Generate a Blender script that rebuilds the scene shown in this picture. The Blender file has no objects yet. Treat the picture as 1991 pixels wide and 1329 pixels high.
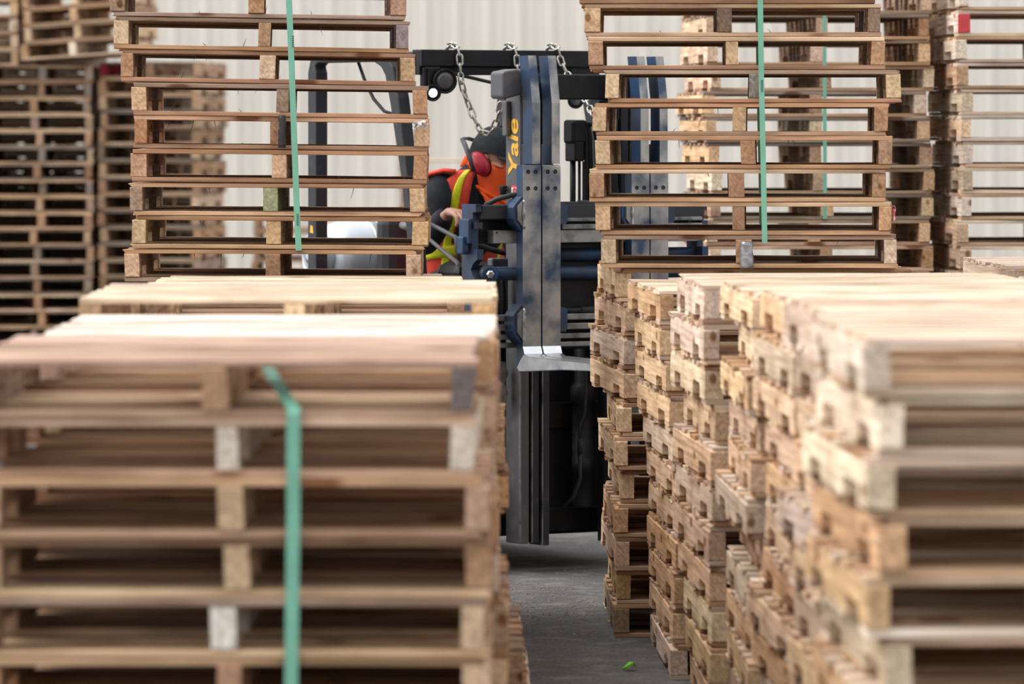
import bpy, bmesh, math, random
from mathutils import Vector, Matrix, Euler

random.seed(11)
scene = bpy.context.scene
col = scene.collection

# ------------------------------------------------------------------ camera, sky, sun, exposure
FPX = 10188.0            # focal length in pixels of the 1991 px wide frame
CAMZ = 1.75
cam_d = bpy.data.cameras.new('camera')
cam = bpy.data.objects.new('camera', cam_d)
col.objects.link(cam)
cam.location = (0, 0, CAMZ)
cam.rotation_euler = (math.pi / 2, 0, 0)
cam_d.sensor_width = 36.0
cam_d.lens = FPX / 1991 * 36.0
cam_d.shift_y = -(664.5 - 250) / 1991
cam_d.clip_end = 300
cam_d.dof.use_dof = True
cam_d.dof.focus_distance = 18.9
cam_d.dof.aperture_fstop = 4.6
scene.camera = cam

world = bpy.data.worlds.new('overcast_sky')
scene.world = world
world.use_nodes = True
bg = world.node_tree.nodes['Background']
bg.inputs[0].default_value = (0.94, 0.965, 1.0, 1)
bg.inputs[1].default_value = 0.82

sun_d = bpy.data.lights.new('hazy_sun', 'SUN')
sun_d.energy = 2.5
sun_d.angle = math.radians(60)
sun_d.color = (1.0, 0.965, 0.92)
sun = bpy.data.objects.new('hazy_sun', sun_d)
col.objects.link(sun)
sun.rotation_euler = Vector((0.85, -0.02, -1.0)).to_track_quat('-Z', 'Y').to_euler()
sun.location = (-8, 10, 15)

scene.view_settings.view_transform = 'Standard'
scene.view_settings.look = 'None'
scene.view_settings.gamma = 1.0
scene.view_settings.use_curve_mapping = False
scene.view_settings.exposure = 0.75


def WX(px, d):
    return (px - 995.5) * d / FPX


def WZ(py, d):
    return CAMZ - (py - 250) * d / FPX


# ------------------------------------------------------------------ mesh helpers
class MB:
    def __init__(s):
        s.v, s.f, s.m, s.sm = [], [], [], []

    def add(s, verts, faces, mat=0, smooth=False, M=None):
        n = len(s.v)
        for p in verts:
            p = Vector(p)
            s.v.append(tuple(M @ p) if M else tuple(p))
        for f in faces:
            s.f.append([i + n for i in f])
            s.m.append(mat)
            s.sm.append(smooth)
        return s

    def box(s, x0, x1, y0, y1, z0, z1, b=0.0, mat=0, M=None):
        """box with chamfered edges"""
        if b <= 0:
            vs = [(x, y, z) for x in (x0, x1) for y in (y0, y1) for z in (z0, z1)]
            fs = [(0, 1, 3, 2), (4, 6, 7, 5), (0, 4, 5, 1), (2, 3, 7, 6), (0, 2, 6, 4), (1, 5, 7, 3)]
            return s.add(vs, fs, mat, False, M)
        bm = bmesh.new()
        vs = [bm.verts.new((x, y, z)) for x in (x0, x1) for y in (y0, y1) for z in (z0, z1)]
        for q in ((0, 1, 3, 2), (4, 6, 7, 5), (0, 4, 5, 1), (2, 3, 7, 6), (0, 2, 6, 4), (1, 5, 7, 3)):
            bm.faces.new([vs[i] for i in q])
        bmesh.ops.bevel(bm, geom=bm.edges[:], offset=b, segments=2, profile=0.5, affect='EDGES')
        bm.verts.index_update()
        s.add([v.co.copy() for v in bm.verts], [[v.index for v in f.verts] for f in bm.faces], mat, False, M)
        bm.free()
        return s

    def prism(s, prof, axis, a0, a1, mat=0, capmat=None, facemats=None):
        """profile of 2D points extruded along an axis: x -> (y,z); y -> (x,z); z -> (x,y)"""
        def P(p, a):
            return {'x': (a, p[0], p[1]), 'y': (p[0], a, p[1]), 'z': (p[0], p[1], a)}[axis]
        n = len(prof)
        vs = [P(p, a0) for p in prof] + [P(p, a1) for p in prof]
        base = len(s.v)
        s.v += vs
        for i in range(n):
            j = (i + 1) % n
            s.f.append([base + i, base + j, base + n + j, base + n + i])
            s.m.append(facemats[i] if facemats else mat)
            s.sm.append(False)
        cm = mat if capmat is None else capmat
        s.f.append([base + i for i in range(n)][::-1]); s.m.append(cm); s.sm.append(False)
        s.f.append([base + n + i for i in range(n)]); s.m.append(cm); s.sm.append(False)
        return s

    def tube(s, pts, r, n=10, mat=0, cap=True, ell=None, up=None):
        """swept tube along points; r float or list; ell = list of (a,b) scale of the section"""
        pts = [Vector(p) for p in pts]
        k = len(pts)
        rs = r if isinstance(r, (list, tuple)) else [r] * k
        base = len(s.v)
        t0 = (pts[1] - pts[0]).normalized()
        u = Vector(up) if up else (Vector((0, 0, 1)) if abs(t0.z) < 0.9 else Vector((1, 0, 0)))
        for i in range(k):
            t = (pts[min(i + 1, k - 1)] - pts[max(i - 1, 0)]).normalized()
            a = u.cross(t)
            if a.length < 1e-6:
                a = Vector((1, 0, 0)).cross(t)
            a.normalize()
            b = t.cross(a).normalized()
            if not up:
                u = b
            ea, eb = ell[i] if ell else (1, 1)
            for q in range(n):
                w = 2 * math.pi * q / n
                s.v.append(tuple(pts[i] + a * math.cos(w) * rs[i] * ea + b * math.sin(w) * rs[i] * eb))
        for i in range(k - 1):
            for q in range(n):
                q2 = (q + 1) % n
                s.f.append([base + i * n + q, base + i * n + q2, base + (i + 1) * n + q2, base + (i + 1) * n + q])
                s.m.append(mat); s.sm.append(True)
        if cap:
            s.f.append([base + q for q in range(n)][::-1]); s.m.append(mat); s.sm.append(False)
            s.f.append([base + (k - 1) * n + q for q in range(n)]); s.m.append(mat); s.sm.append(False)
        return s

    def lathe(s, prof, n=20, M=None, mat=0, smooth=True):
        """profile [(r,h)] turned about local z"""
        base = len(s.v)
        for (r, h) in prof:
            for q in range(n):
                w = 2 * math.pi * q / n
                p = Vector((r * math.cos(w), r * math.sin(w), h))
                s.v.append(tuple(M @ p) if M else tuple(p))
        for i in range(len(prof) - 1):
            for q in range(n):
                q2 = (q + 1) % n
                s.f.append([base + i * n + q, base + i * n + q2, base + (i + 1) * n + q2, base + (i + 1) * n + q])
                s.m.append(mat); s.sm.append(smooth)
        for i, rev in ((0, True), (len(prof) - 1, False)):
            if prof[i][0] > 1e-5:
                f = [base + i * n + q for q in range(n)]
                s.f.append(f[::-1] if rev else f); s.m.append(mat); s.sm.append(False)
        return s

    def data(s, name, *mats):
        me = bpy.data.meshes.new(name)
        me.from_pydata(s.v, [], s.f)
        for m in mats:
            me.materials.append(m)
        me.polygons.foreach_set('material_index', s.m)
        me.polygons.foreach_set('use_smooth', s.sm)
        me.update()
        bm = bmesh.new(); bm.from_mesh(me)
        bmesh.ops.recalc_face_normals(bm, faces=bm.faces[:])
        bm.to_mesh(me); bm.free()
        return me

    def build(s, name, mats, parent=None, loc=(0, 0, 0), rot=(0, 0, 0)):
        if not isinstance(mats, (list, tuple)):
            mats = [mats]
        return link(name, s.data(name, *mats), parent, loc, rot)


def link(name, data, parent=None, loc=(0, 0, 0), rot=(0, 0, 0)):
    o = bpy.data.objects.new(name, data)
    col.objects.link(o)
    o.location = loc
    o.rotation_euler = rot
    if parent:
        o.parent = parent
    return o


def tag(o, label=None, cat=None, group=None, kind=None):
    if label: o['label'] = label
    if cat: o['category'] = cat
    if group: o['group'] = group
    if kind: o['kind'] = kind
    return o


def empty(name, loc=(0, 0, 0), rz=0.0, label=None, cat=None, group=None):
    o = bpy.data.objects.new(name, None)
    o.empty_display_size = 0.1
    col.objects.link(o)
    o.location = loc
    o.rotation_euler = (0, 0, rz)
    return tag(o, label, cat, group)


def axis_matrix(p, z):
    q = Vector(z).normalized().to_track_quat('Z', 'Y')
    return Matrix.Translation(Vector(p)) @ q.to_matrix().to_4x4()


# ------------------------------------------------------------------ materials
def newmat(name):
    m = bpy.data.materials.new(name)
    m.use_nodes = True
    nt = m.node_tree
    return m, nt, nt.nodes['Principled BSDF']


def plain(name, c, rough=0.6, metal=0.0, var=0.12, scale=14.0, bump=0.0, c2=None, thr=(0.35, 0.7), spec=0.5):
    """colour broken up by noise: c2 shows through in worn patches"""
    m, nt, p = newmat(name)
    N, L = nt.nodes, nt.links
    tc = N.new('ShaderNodeTexCoord')
    nz = N.new('ShaderNodeTexNoise')
    nz.inputs['Scale'].default_value = scale
    nz.inputs['Detail'].default_value = 6
    L.new(tc.outputs['Object'], nz.inputs['Vector'])
    rp = N.new('ShaderNodeValToRGB')
    rp.color_ramp.elements[0].position = thr[0]
    rp.color_ramp.elements[1].position = thr[1]
    a = c2 if c2 else tuple(x * (1 - var) for x in c)
    b = c if c2 else tuple(min(1, x * (1 + var)) for x in c)
    rp.color_ramp.elements[0].color = (*a, 1)
    rp.color_ramp.elements[1].color = (*b, 1)
    L.new(nz.outputs['Fac'], rp.inputs['Fac'])
    L.new(rp.outputs['Color'], p.inputs['Base Color'])
    p.inputs['Roughness'].default_value = rough
    p.inputs['Metallic'].default_value = metal
    p.inputs['Specular IOR Level'].default_value = spec
    if bump:
        bp = N.new('ShaderNodeBump')
        bp.inputs['Strength'].default_value = bump
        bp.inputs['Distance'].default_value = 0.004
        L.new(nz.outputs['Fac'], bp.inputs['Height'])
        L.new(bp.outputs['Normal'], p.inputs['Normal'])
    return m


def wood(name, along):
    """sawn timber: the object's colour, growth rings, grain streaks, stains and knots"""
    m, nt, p = newmat(name)
    N, L = nt.nodes, nt.links
    tc = N.new('ShaderNodeTexCoord')
    oi = N.new('ShaderNodeObjectInfo')
    rnd = N.new('ShaderNodeVectorMath'); rnd.operation = 'SCALE'
    rnd.inputs[0].default_value = (7.3, 11.9, 5.1)
    L.new(oi.outputs['Random'], rnd.inputs['Scale'])
    ad = N.new('ShaderNodeVectorMath'); ad.operation = 'ADD'
    L.new(tc.outputs['Object'], ad.inputs[0]); L.new(rnd.outputs[0], ad.inputs[1])

    def mapped(sc):
        mp = N.new('ShaderNodeMapping')
        mp.inputs['Scale'].default_value = sc
        L.new(ad.outputs[0], mp.inputs['Vector'])
        return mp.outputs[0]
    gs = (1.6, 46, 46) if along == 'X' else (46, 1.6, 46)
    grain = N.new('ShaderNodeTexNoise')
    grain.inputs['Scale'].default_value = 1.6
    grain.inputs['Detail'].default_value = 7
    L.new(mapped(gs), grain.inputs['Vector'])
    gr = N.new('ShaderNodeValToRGB')
    gr.color_ramp.elements[0].position = 0.30; gr.color_ramp.elements[0].color = (0.66, 0.61, 0.56, 1)
    gr.color_ramp.elements[1].position = 0.66; gr.color_ramp.elements[1].color = (1.16, 1.16, 1.15, 1)
    L.new(grain.outputs['Fac'], gr.inputs['Fac'])
    ring = N.new('ShaderNodeTexWave')
    ring.wave_type = 'RINGS'
    ring.rings_direction = along
    ring.inputs['Scale'].default_value = 26
    ring.inputs['Distortion'].default_value = 3.5
    ring.inputs['Detail'].default_value = 2
    L.new(mapped((0.25, 1, 1) if along == 'X' else (1, 0.25, 1)), ring.inputs['Vector'])
    rr = N.new('ShaderNodeValToRGB')
    rr.color_ramp.elements[0].color = (0.95, 0.925, 0.90, 1)
    rr.color_ramp.elements[1].color = (1.04, 1.04, 1.04, 1)
    L.new(ring.outputs['Fac'], rr.inputs['Fac'])
    st = N.new('ShaderNodeTexNoise')
    st.inputs['Scale'].default_value = 3.2
    st.inputs['Detail'].default_value = 5
    L.new(mapped((1, 1, 1)), st.inputs['Vector'])
    sr = N.new('ShaderNodeValToRGB')
    sr.color_ramp.elements[0].position = 0.36; sr.color_ramp.elements[0].color = (0.72, 0.68, 0.65, 1)
    sr.color_ramp.elements[1].position = 0.58; sr.color_ramp.elements[1].color = (1, 1, 1, 1)
    L.new(st.outputs['Fac'], sr.inputs['Fac'])
    vo = N.new('ShaderNodeTexVoronoi')
    vo.inputs['Scale'].default_value = 1.0
    L.new(mapped((3, 12, 9) if along == 'X' else (12, 3, 9)), vo.inputs['Vector'])
    vr = N.new('ShaderNodeValToRGB')
    vr.color_ramp.elements[0].position = 0.10; vr.color_ramp.elements[0].color = (0.42, 0.28, 0.20, 1)
    vr.color_ramp.elements[1].position = 0.17; vr.color_ramp.elements[1].color = (1, 1, 1, 1)
    L.new(vo.outputs['Distance'], vr.inputs['Fac'])
    last = oi.outputs['Color']
    for src in (gr, rr, sr, vr):
        mx = N.new('ShaderNodeMix'); mx.data_type = 'RGBA'; mx.blend_type = 'MULTIPLY'
        mx.inputs[0].default_value = 1.0
        L.new(last, mx.inputs[6]); L.new(src.outputs['Color'], mx.inputs[7])
        last = mx.outputs[2]
    L.new(last, p.inputs['Base Color'])
    p.inputs['Roughness'].default_value = 0.88
    p.inputs['Specular IOR Level'].default_value = 0.25
    bp = N.new('ShaderNodeBump')
    bp.inputs['Strength'].default_value = 0.45
    bp.inputs['Distance'].default_value = 0.003
    L.new(grain.outputs['Fac'], bp.inputs['Height'])
    L.new(bp.outputs['Normal'], p.inputs['Normal'])
    return m


WOOD_X = wood('wood_board', 'X')
WOOD_Y = wood('wood_stringer', 'Y')
M_asphalt = None


def asphalt():
    m, nt, p = newmat('asphalt')
    N, L = nt.nodes, nt.links
    tc = N.new('ShaderNodeTexCoord')
    n1 = N.new('ShaderNodeTexNoise'); n1.inputs['Scale'].default_value = 1.3; n1.inputs['Detail'].default_value = 5
    n2 = N.new('ShaderNodeTexNoise'); n2.inputs['Scale'].default_value = 75; n2.inputs['Detail'].default_value = 3
    n3 = N.new('ShaderNodeTexNoise'); n3.inputs['Scale'].default_value = 9; n3.inputs['Detail'].default_value = 8
    for n in (n1, n2, n3):
        L.new(tc.outputs['Object'], n.inputs['Vector'])
    r1 = N.new('ShaderNodeValToRGB')
    r1.color_ramp.elements[0].position = 0.35; r1.color_ramp.elements[0].color = (0.072, 0.069, 0.070, 1)
    r1.color_ramp.elements[1].position = 0.68; r1.color_ramp.elements[1].color = (0.125, 0.12, 0.12, 1)
    r2 = N.new('ShaderNodeValToRGB')
    r2.color_ramp.elements[0].position = 0.3; r2.color_ramp.elements[0].color = (0.5, 0.5, 0.5, 1)
    r2.color_ramp.elements[1].position = 0.7; r2.color_ramp.elements[1].color = (1.45, 1.43, 1.40, 1)
    r3 = N.new('ShaderNodeValToRGB')
    r3.color_ramp.elements[0].position = 0.50; r3.color_ramp.elements[0].color = (0, 0, 0, 1)
    r3.color_ramp.elements[1].position = 0.72; r3.color_ramp.elements[1].color = (0.6, 0.6, 0.6, 1)
    L.new(n1.outputs['Fac'], r1.inputs['Fac']); L.new(n2.outputs['Fac'], r2.inputs['Fac']); L.new(n3.outputs['Fac'], r3.inputs['Fac'])
    mx = N.new('ShaderNodeMix'); mx.data_type = 'RGBA'; mx.blend_type = 'MULTIPLY'; mx.inputs[0].default_value = 1
    L.new(r1.outputs[0], mx.inputs[6]); L.new(r2.outputs[0], mx.inputs[7])
    m2 = N.new('ShaderNodeMix'); m2.data_type = 'RGBA'
    L.new(r3.outputs[0], m2.inputs[0]); L.new(mx.outputs[2], m2.inputs[6]); m2.inputs[7].default_value = (0.24, 0.225, 0.215, 1)
    L.new(m2.outputs[2], p.inputs['Base Color'])
    p.inputs['Roughness'].default_value = 0.85
    bp = N.new('ShaderNodeBump'); bp.inputs['Strength'].default_value = 0.5; bp.inputs['Distance'].default_value = 0.004
    L.new(n2.outputs['Fac'], bp.inputs['Height']); L.new(bp.outputs['Normal'], p.inputs['Normal'])
    return m


M_asphalt = asphalt()
M_wall = plain('painted_siding', (0.74, 0.685, 0.61), 0.55, 0, 0.05, 0.7)
M_black = plain('black_paint', (0.007, 0.007, 0.008), 0.45, 0, 0.4, 20, spec=.22)
M_dark = plain('dark_grey_paint', (0.026, 0.027, 0.031), 0.5, 0, 0.25, 12, c2=(0.05, 0.048, 0.05), thr=(0.28, 0.42), spec=.3)
M_mastgrey = plain('mast_grey_paint', (0.075, 0.075, 0.082), 0.5, 0, 0.2, 9, c2=(0.14, 0.12, 0.115), thr=(0.3, 0.5))
M_blue = plain('worn_blue_paint', (0.018, 0.050, 0.115), 0.42, 0.15, 0.2, 11, c2=(0.028, 0.034, 0.045), thr=(0.36, 0.62), spec=.35)
M_steelblue = plain('scuffed_steel', (0.34, 0.325, 0.30), 0.40, 0.75, 0.2, 7, c2=(0.045, 0.065, 0.105), thr=(0.36, 0.60))
M_steel = plain('bare_steel', (0.42, 0.42, 0.42), 0.33, 0.85, 0.25, 16)
M_bright = plain('polished_steel', (0.72, 0.72, 0.73), 0.22, 0.95, 0.1, 16)
M_bar = plain('dull_steel_bar', (0.25, 0.245, 0.235), 0.45, 0.6, 0.3, 13, c2=(0.06, 0.06, 0.063), thr=(0.3, 0.55))
M_rubber = plain('black_rubber', (0.010, 0.010, 0.010), 0.6, 0, 0.3, 30, spec=.25)
M_chain = plain('galvanised_chain', (0.42, 0.40, 0.36), 0.36, 0.8, 0.3, 40, c2=(0.16, 0.13, 0.10), thr=(0.3, 0.5))
M_yellow = plain('yellow_lettering', (0.72, 0.40, 0.04), 0.6, 0, 0.15, 60)
M_white = plain('white_sticker', (0.75, 0.74, 0.72), 0.5, 0, 0.05, 30)
M_red = plain('red_print', (0.55, 0.04, 0.05), 0.5, 0, 0.1, 30)
M_tank = plain('aluminium_tank', (0.62, 0.66, 0.70), 0.38, 0.35, 0.06, 6)
M_strap = plain('green_strap', (0.16, 0.40, 0.29), 0.38, 0, 0.08, 12)
M_ink = plain('strap_print', (0.03, 0.10, 0.07), 0.6, 0, 0.1, 40)
M_tape = plain('silver_tape', (0.30, 0.31, 0.34), 0.3, 0.6, 0.35, 45, bump=0.5)
M_blktape = plain('black_tape', (0.02, 0.018, 0.02), 0.4, 0, 0.3, 40, bump=0.5)
M_film = plain('crumpled_film', (0.70, 0.66, 0.66), 0.25, 0, 0.1, 60, bump=0.6)
M_pink = plain('pink_film', (0.75, 0.22, 0.25), 0.35, 0, 0.2, 60, c2=(0.8, 0.6, 0.58), thr=(0.4, 0.6))
M_lens = plain('lamp_glass', (0.10, 0.10, 0.105), 0.15, 0.2, 0.2, 30)
M_splinter = plain('splinter_wood', (0.05, 0.035, 0.025), 0.8, 0, 0.3, 40)
M_leaf = plain('green_leaf', (0.22, 0.75, 0.04), 0.5, 0, 0.2, 40)
M_grit = plain('wood_grit', (0.22, 0.17, 0.135), 0.9, 0, 0.4, 20)
M_skin = plain('skin', (0.46, 0.24, 0.165), 0.5, 0, 0.12, 40)
M_navy = plain('dark_navy_cloth', (0.016, 0.018, 0.025), 0.9, 0, 0.35, 30, bump=0.3)
M_cap = plain('black_cap_cloth', (0.014, 0.017, 0.020), 0.85, 0, 0.3, 60, bump=0.2)
M_orange = plain('orange_knit', (0.95, 0.105, 0.012), 0.75, 0, 0.1, 30, bump=0.25)
M_vest = plain('red_orange_vest', (0.82, 0.075, 0.035), 0.7, 0, 0.12, 50, bump=0.2)
M_lime = plain('lime_reflective', (0.78, 0.80, 0.02), 0.45, 0, 0.08, 50)
M_muff = plain('red_plastic', (0.42, 0.015, 0.035), 0.35, 0, 0.1, 20)
M_bandblk = plain('band_plastic', (0.035, 0.038, 0.05), 0.35, 0, 0.1, 20)
M_led, _nt, _p = newmat('lit_led')
_p.inputs['Base Color'].default_value = (0.9, 0.95, 1, 1)
_p.inputs['Emission Color'].default_value = (0.95, 0.98, 1, 1)
_p.inputs['Emission Strength'].default_value = 3.0

# ------------------------------------------------------------------ the setting
fm = MB()
fm.add([(-30, -6, 0), (30, -6, 0), (30, 60, 0), (-30, 60, 0)], [(0, 1, 2, 3)])
tag(fm.build('floor', M_asphalt), 'grey worn asphalt yard with dusty scuffs', kind='structure')

WALL_D = 50.0
wall = tag(empty('wall_back', (0, WALL_D, 0)), 'cream ribbed metal siding wall behind the yard', kind='structure')
PW = 0.90
prof = []
x = 0.0
pts = [(0, 0), (0.03, 0), (0.05, -0.016), (0.10, -0.016), (0.12, 0), (0.19, 0), (0.195, -0.006), (0.215, -0.006), (0.22, 0),
       (0.30, 0)]
line = []
for k in range(3):
    line += [(a + 0.30 * k, b) for a, b in pts[:-1]]
line.append((PW, 0))
pm = MB()
n = len(line)
vs = [(a, b, 0.0) for a, b in line] + [(a, b, 7.0) for a, b in line] + [(0, .02, 0), (PW, .02, 0), (0, .02, 7), (PW, .02, 7)]
pm.add(vs, [(i, i + 1, n + i + 1, n + i) for i in range(n - 1)] + [(2 * n, 2 * n + 2, 2 * n + 3, 2 * n + 1)])
pdat = pm.data('siding_panel', M_wall)
for i in range(-17, 17):
    link('siding_panel', pdat, wall, (i * PW, 0, 0))

# ------------------------------------------------------------------ pallets
PAL_W, PAL_L, BT = 1.016, 1.22, 0.0155      # deck board length, stringer length, board thickness
SH = 0.082                                   # stringer height of the meshes


def board_mesh(w, seed, ragged=0.0):
    r = random.Random(seed)
    k = 7
    b = MB()
    bow = r.uniform(-0.0025, 0.0025)
    vs = []
    for i in range(k):
        t = i / (k - 1)
        X = (t - 0.5) * PAL_W
        dz0 = r.uniform(-0.0012, 0.0012) + bow * (1 - (2 * t - 1) ** 2)
        dz1 = r.uniform(-0.0022, 0.0)
        j0, j1 = r.uniform(-0.004, 0.004), r.uniform(-0.004, 0.004)
        ex0 = r.uniform(0, ragged) if i in (0, k - 1) else 0
        ex = (1 if i == 0 else -1) * ex0
        c = 0.0018
        ring = [(-w / 2 + j0, c), (-w / 2 + j0 + c, 0), (w / 2 + j1 - c, 0), (w / 2 + j1, c),
                (w / 2 + j1, BT - c), (w / 2 + j1 - c, BT), (-w / 2 + j0 + c, BT), (-w / 2 + j0, BT - c)]
        for q, (yy, zz) in enumerate(ring):
            vs.append((X + ex + (r.uniform(-.5, .5) * ragged if i in (0, k - 1) else 0), yy, zz + (dz1 if zz > BT / 2 else dz0 * 0.0)))
    fs = []
    for i in range(k - 1):
        for q in range(8):
            fs.append((i * 8 + q, i * 8 + (q + 1) % 8, (i + 1) * 8 + (q + 1) % 8, (i + 1) * 8 + q))
    fs.append(tuple(range(8))[::-1]); fs.append(tuple((k - 1) * 8 + q for q in range(8)))
    b.add(vs, fs)
    return b.data('board', WOOD_X)


def stringer_mesh(w, seed, notched=True):
    r = random.Random(seed)
    h = SH
    e = r.uniform(0.0, 0.006)
    L2 = PAL_L / 2
    pr = [(-L2, 0.002), (-L2 + .003, 0)]
    if notched:
        for c in (-0.343 + r.uniform(-.012, .012), 0.343 + r.uniform(-.012, .012)):
            nw, nh, rr = 0.114 + r.uniform(-.008, .008), 0.036 + r.uniform(-.003, .005), 0.015
            pr += [(c - nw, 0)]
            pr += [(c - nw, nh - rr), (c - nw + rr * .3, nh - rr * .3), (c - nw + rr, nh)]
            pr += [(c + nw - rr, nh), (c + nw - rr * .3, nh - rr * .3), (c + nw, nh - rr), (c + nw, 0)]
    pr += [(L2 - .003, 0), (L2, .002), (L2, h - .003), (L2 - .004, h), (0.2, h - r.uniform(0, .001)),
           (-0.25, h - r.uniform(0, .001)), (-L2 + .004, h), (-L2, h - .003)]
    b = MB()
    b.prism(pr, 'x', -w / 2, w / 2)
    me = b.data('stringer', WOOD_Y)
    # slight chamfer / wane on a few of them: skew one side
    sk = r.uniform(-.003, .003)
    for v in me.vertices:
        if v.co.z > h * .5:
            v.co.x += sk
    return me


LEAD = [board_mesh(0.135, 100 + i, 0.004) for i in range(6)] + [board_mesh(0.13, 120 + i, 0.022) for i in range(3)]
INNER = [board_mesh(0.088, 200 + i, 0.006) for i in range(6)]
STR = [stringer_mesh(0.042 + 0.004 * (i % 4), 300 + i) for i in range(8)]

FRESH = [(.80, .60, .41), (.74, .51, .31), (.84, .70, .53), (.68, .44, .25), (.82, .68, .55), (.82, .61, .41), (.76, .56, .42)]
BROWN = [(.46, .275, .165), (.54, .35, .22), (.38, .23, .145), (.62, .44, .29), (.38, .275, .21), (.50, .295, .18)]
GREY = [(.30, .24, .19), (.38, .29, .21), (.26, .21, .18), (.42, .31, .21)]
PALE = [(.74, .63, .52), (.68, .555, .44), (.72, .59, .455), (.64, .505, .395)]
TAN = [(.60, .41, .27), (.54, .35, .215), (.68, .50, .35), (.48, .32, .22)]
ORD = ['lowest', 'second', 'third', 'fourth', 'fifth', 'sixth', 'seventh', 'eighth', 'ninth', 'tenth', 'eleventh', 'twelfth',
       'thirteenth', 'fourteenth', 'fifteenth', 'sixteenth', 'seventeenth', 'eighteenth', 'nineteenth', 'twentieth',
       'twenty-first', 'twenty-second', 'twenty-third', 'twenty-fourth']


def jit(c, r, a=0.12):
    k = 1 + r.uniform(-a, a)
    return (c[0] * k, c[1] * k * (1 + r.uniform(-.03, .03)), c[2] * k * (1 + r.uniform(-.06, .06)), 1)


TOPY = [0] * 7


def pallet(corner, z, yaw, W, H, L, r, bpal, spal, label, group, roll=0.0, ends=None, tops=None, flip=False, pitch=0.0):
    """front-left bottom corner at `corner` (x, y); returns the root Empty"""
    c, s = math.cos(yaw), math.sin(yaw)
    cx = corner[0] + c * W / 2 - s * L / 2
    cy = corner[1] + s * W / 2 + c * L / 2
    root = empty('wooden_pallet', (cx, cy, z), yaw, label, 'pallet', group)
    root.rotation_euler = (pitch, roll, yaw)
    sx, sy = W / PAL_W, L / PAL_L
    sh = H - 2 * BT
    # three stringers
    for k in range(3):
        me = r.choice(STR)
        X = (-W / 2 + 0.025, r.uniform(-.03, .03), W / 2 - 0.025)[k]
        o = link('stringer', me, root, (X, r.uniform(-.004, .004), BT))
        o.scale = (1, sy, sh / SH)
        cc = ends.get(k) if ends else None
        o.color = (*cc, 1) if cc else jit(r.choice(spal), r)
    # seven top deck boards, five bottom deck boards
    yl = L / 2 - 0.069
    for lay, cnt in ((1, 7), (0, 5)):
        pcol = r.choice(bpal)
        for i in range(cnt):
            t = i / (cnt - 1)
            lead = i in (0, cnt - 1)
            me = r.choice(LEAD if lead else INNER)
            Y = -yl + 2 * yl * t + (0 if lead else r.uniform(-.012, .012))
            if lay == 0 and i in (1, 3):
                Y = (-.13 if i == 1 else .13)
            o = link('top_board' if lay else 'bottom_board', me, root,
                     (r.uniform(-.004, .004), Y, (BT + sh) if lay else 0), (0, 0, math.pi if r.random() < .5 else 0))
            o.scale = (sx, 1, 1)
            o.color = jit(r.choice(bpal) if r.random() < .6 else pcol, r)
            if lay and tops:
                o.color = jit(r.choice(tops), r)
    return root


def splinters(root, r, n):
    """slivers of torn wood hanging from a board edge of this pallet"""
    bs = [o for o in root.children if o.name.startswith(('top_board', 'bottom_board')) and o.location.y < -0.4]
    for _ in range(n):
        b = r.choice(bs)
        x = r.uniform(-.47, .47)
        ln = r.uniform(.008, .03) * (2 if r.random() < .2 else 1)
        dx = r.uniform(-.016, .016)
        m = MB()
        y = -.055 if b.rotation_euler.z < 1 else .055
        up = -1 if b.name.startswith('top') else 1
        if up > 0:
            ln *= .5
        z0 = 0.0 if up < 0 else BT
        m.tube([(x, y, z0 - up * .003), (x + dx * .4, y, z0 + up * ln * .5), (x + dx, y, z0 + up * ln)], [.0013, .0009, .0003], n=4)
        m.build('splinter', M_splinter, b)


def stack(name, xs, d, z0, n, H, yaws, where, bpal, spal, seed, W=PAL_W, L=PAL_L, from_top=True, group=None, jx=.018, jy=.015, jyaw=.012,
          roll=0.0, ends={}, cap=None, splint=0, rolls=None, hidden_below=None):
    """a pile of n pallets; xs = left edge x (float or list, bottom first)"""
    r = random.Random(seed)
    out = []
    z = z0
    for k in range(n):
        xx = xs[k] if isinstance(xs, (list, tuple)) else xs + r.uniform(-jx, jx)
        yw = yaws[k] if isinstance(yaws, (list, tuple)) else yaws + r.uniform(-jyaw, jyaw)
        i = (n - 1 - k) if from_top else k
        o = ORD[i] if not (from_top and i == 0) else 'topmost'
        if from_top:
            lab = ('topmost wooden pallet ' if i == 0 else f'wooden pallet {ORD[i]} from the top ') + 'of ' + where
        else:
            lab = ('lowest wooden pallet ' if i == 0 else f'wooden pallet {ORD[i]} from the bottom ') + 'of ' + where
        rl = rolls[k] if rolls else roll
        tops = cap if (k == n - 1 and cap) else None
        p = pallet((xx, d + r.uniform(-jy, jy)), z, yw, W, H, L, r, bpal, spal, lab, group or name, rl, ends.get(k), tops)
        if splint:
            splinters(p, r, splint)
        out.append(p)
        z += H + (.0018 if abs(rl) > .03 else .0006)
        if rolls and k + 1 < n:
            z += abs(rolls[k + 1] - rolls[k]) * W / 2
    return out


def deg(a):
    return math.radians(a)


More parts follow.
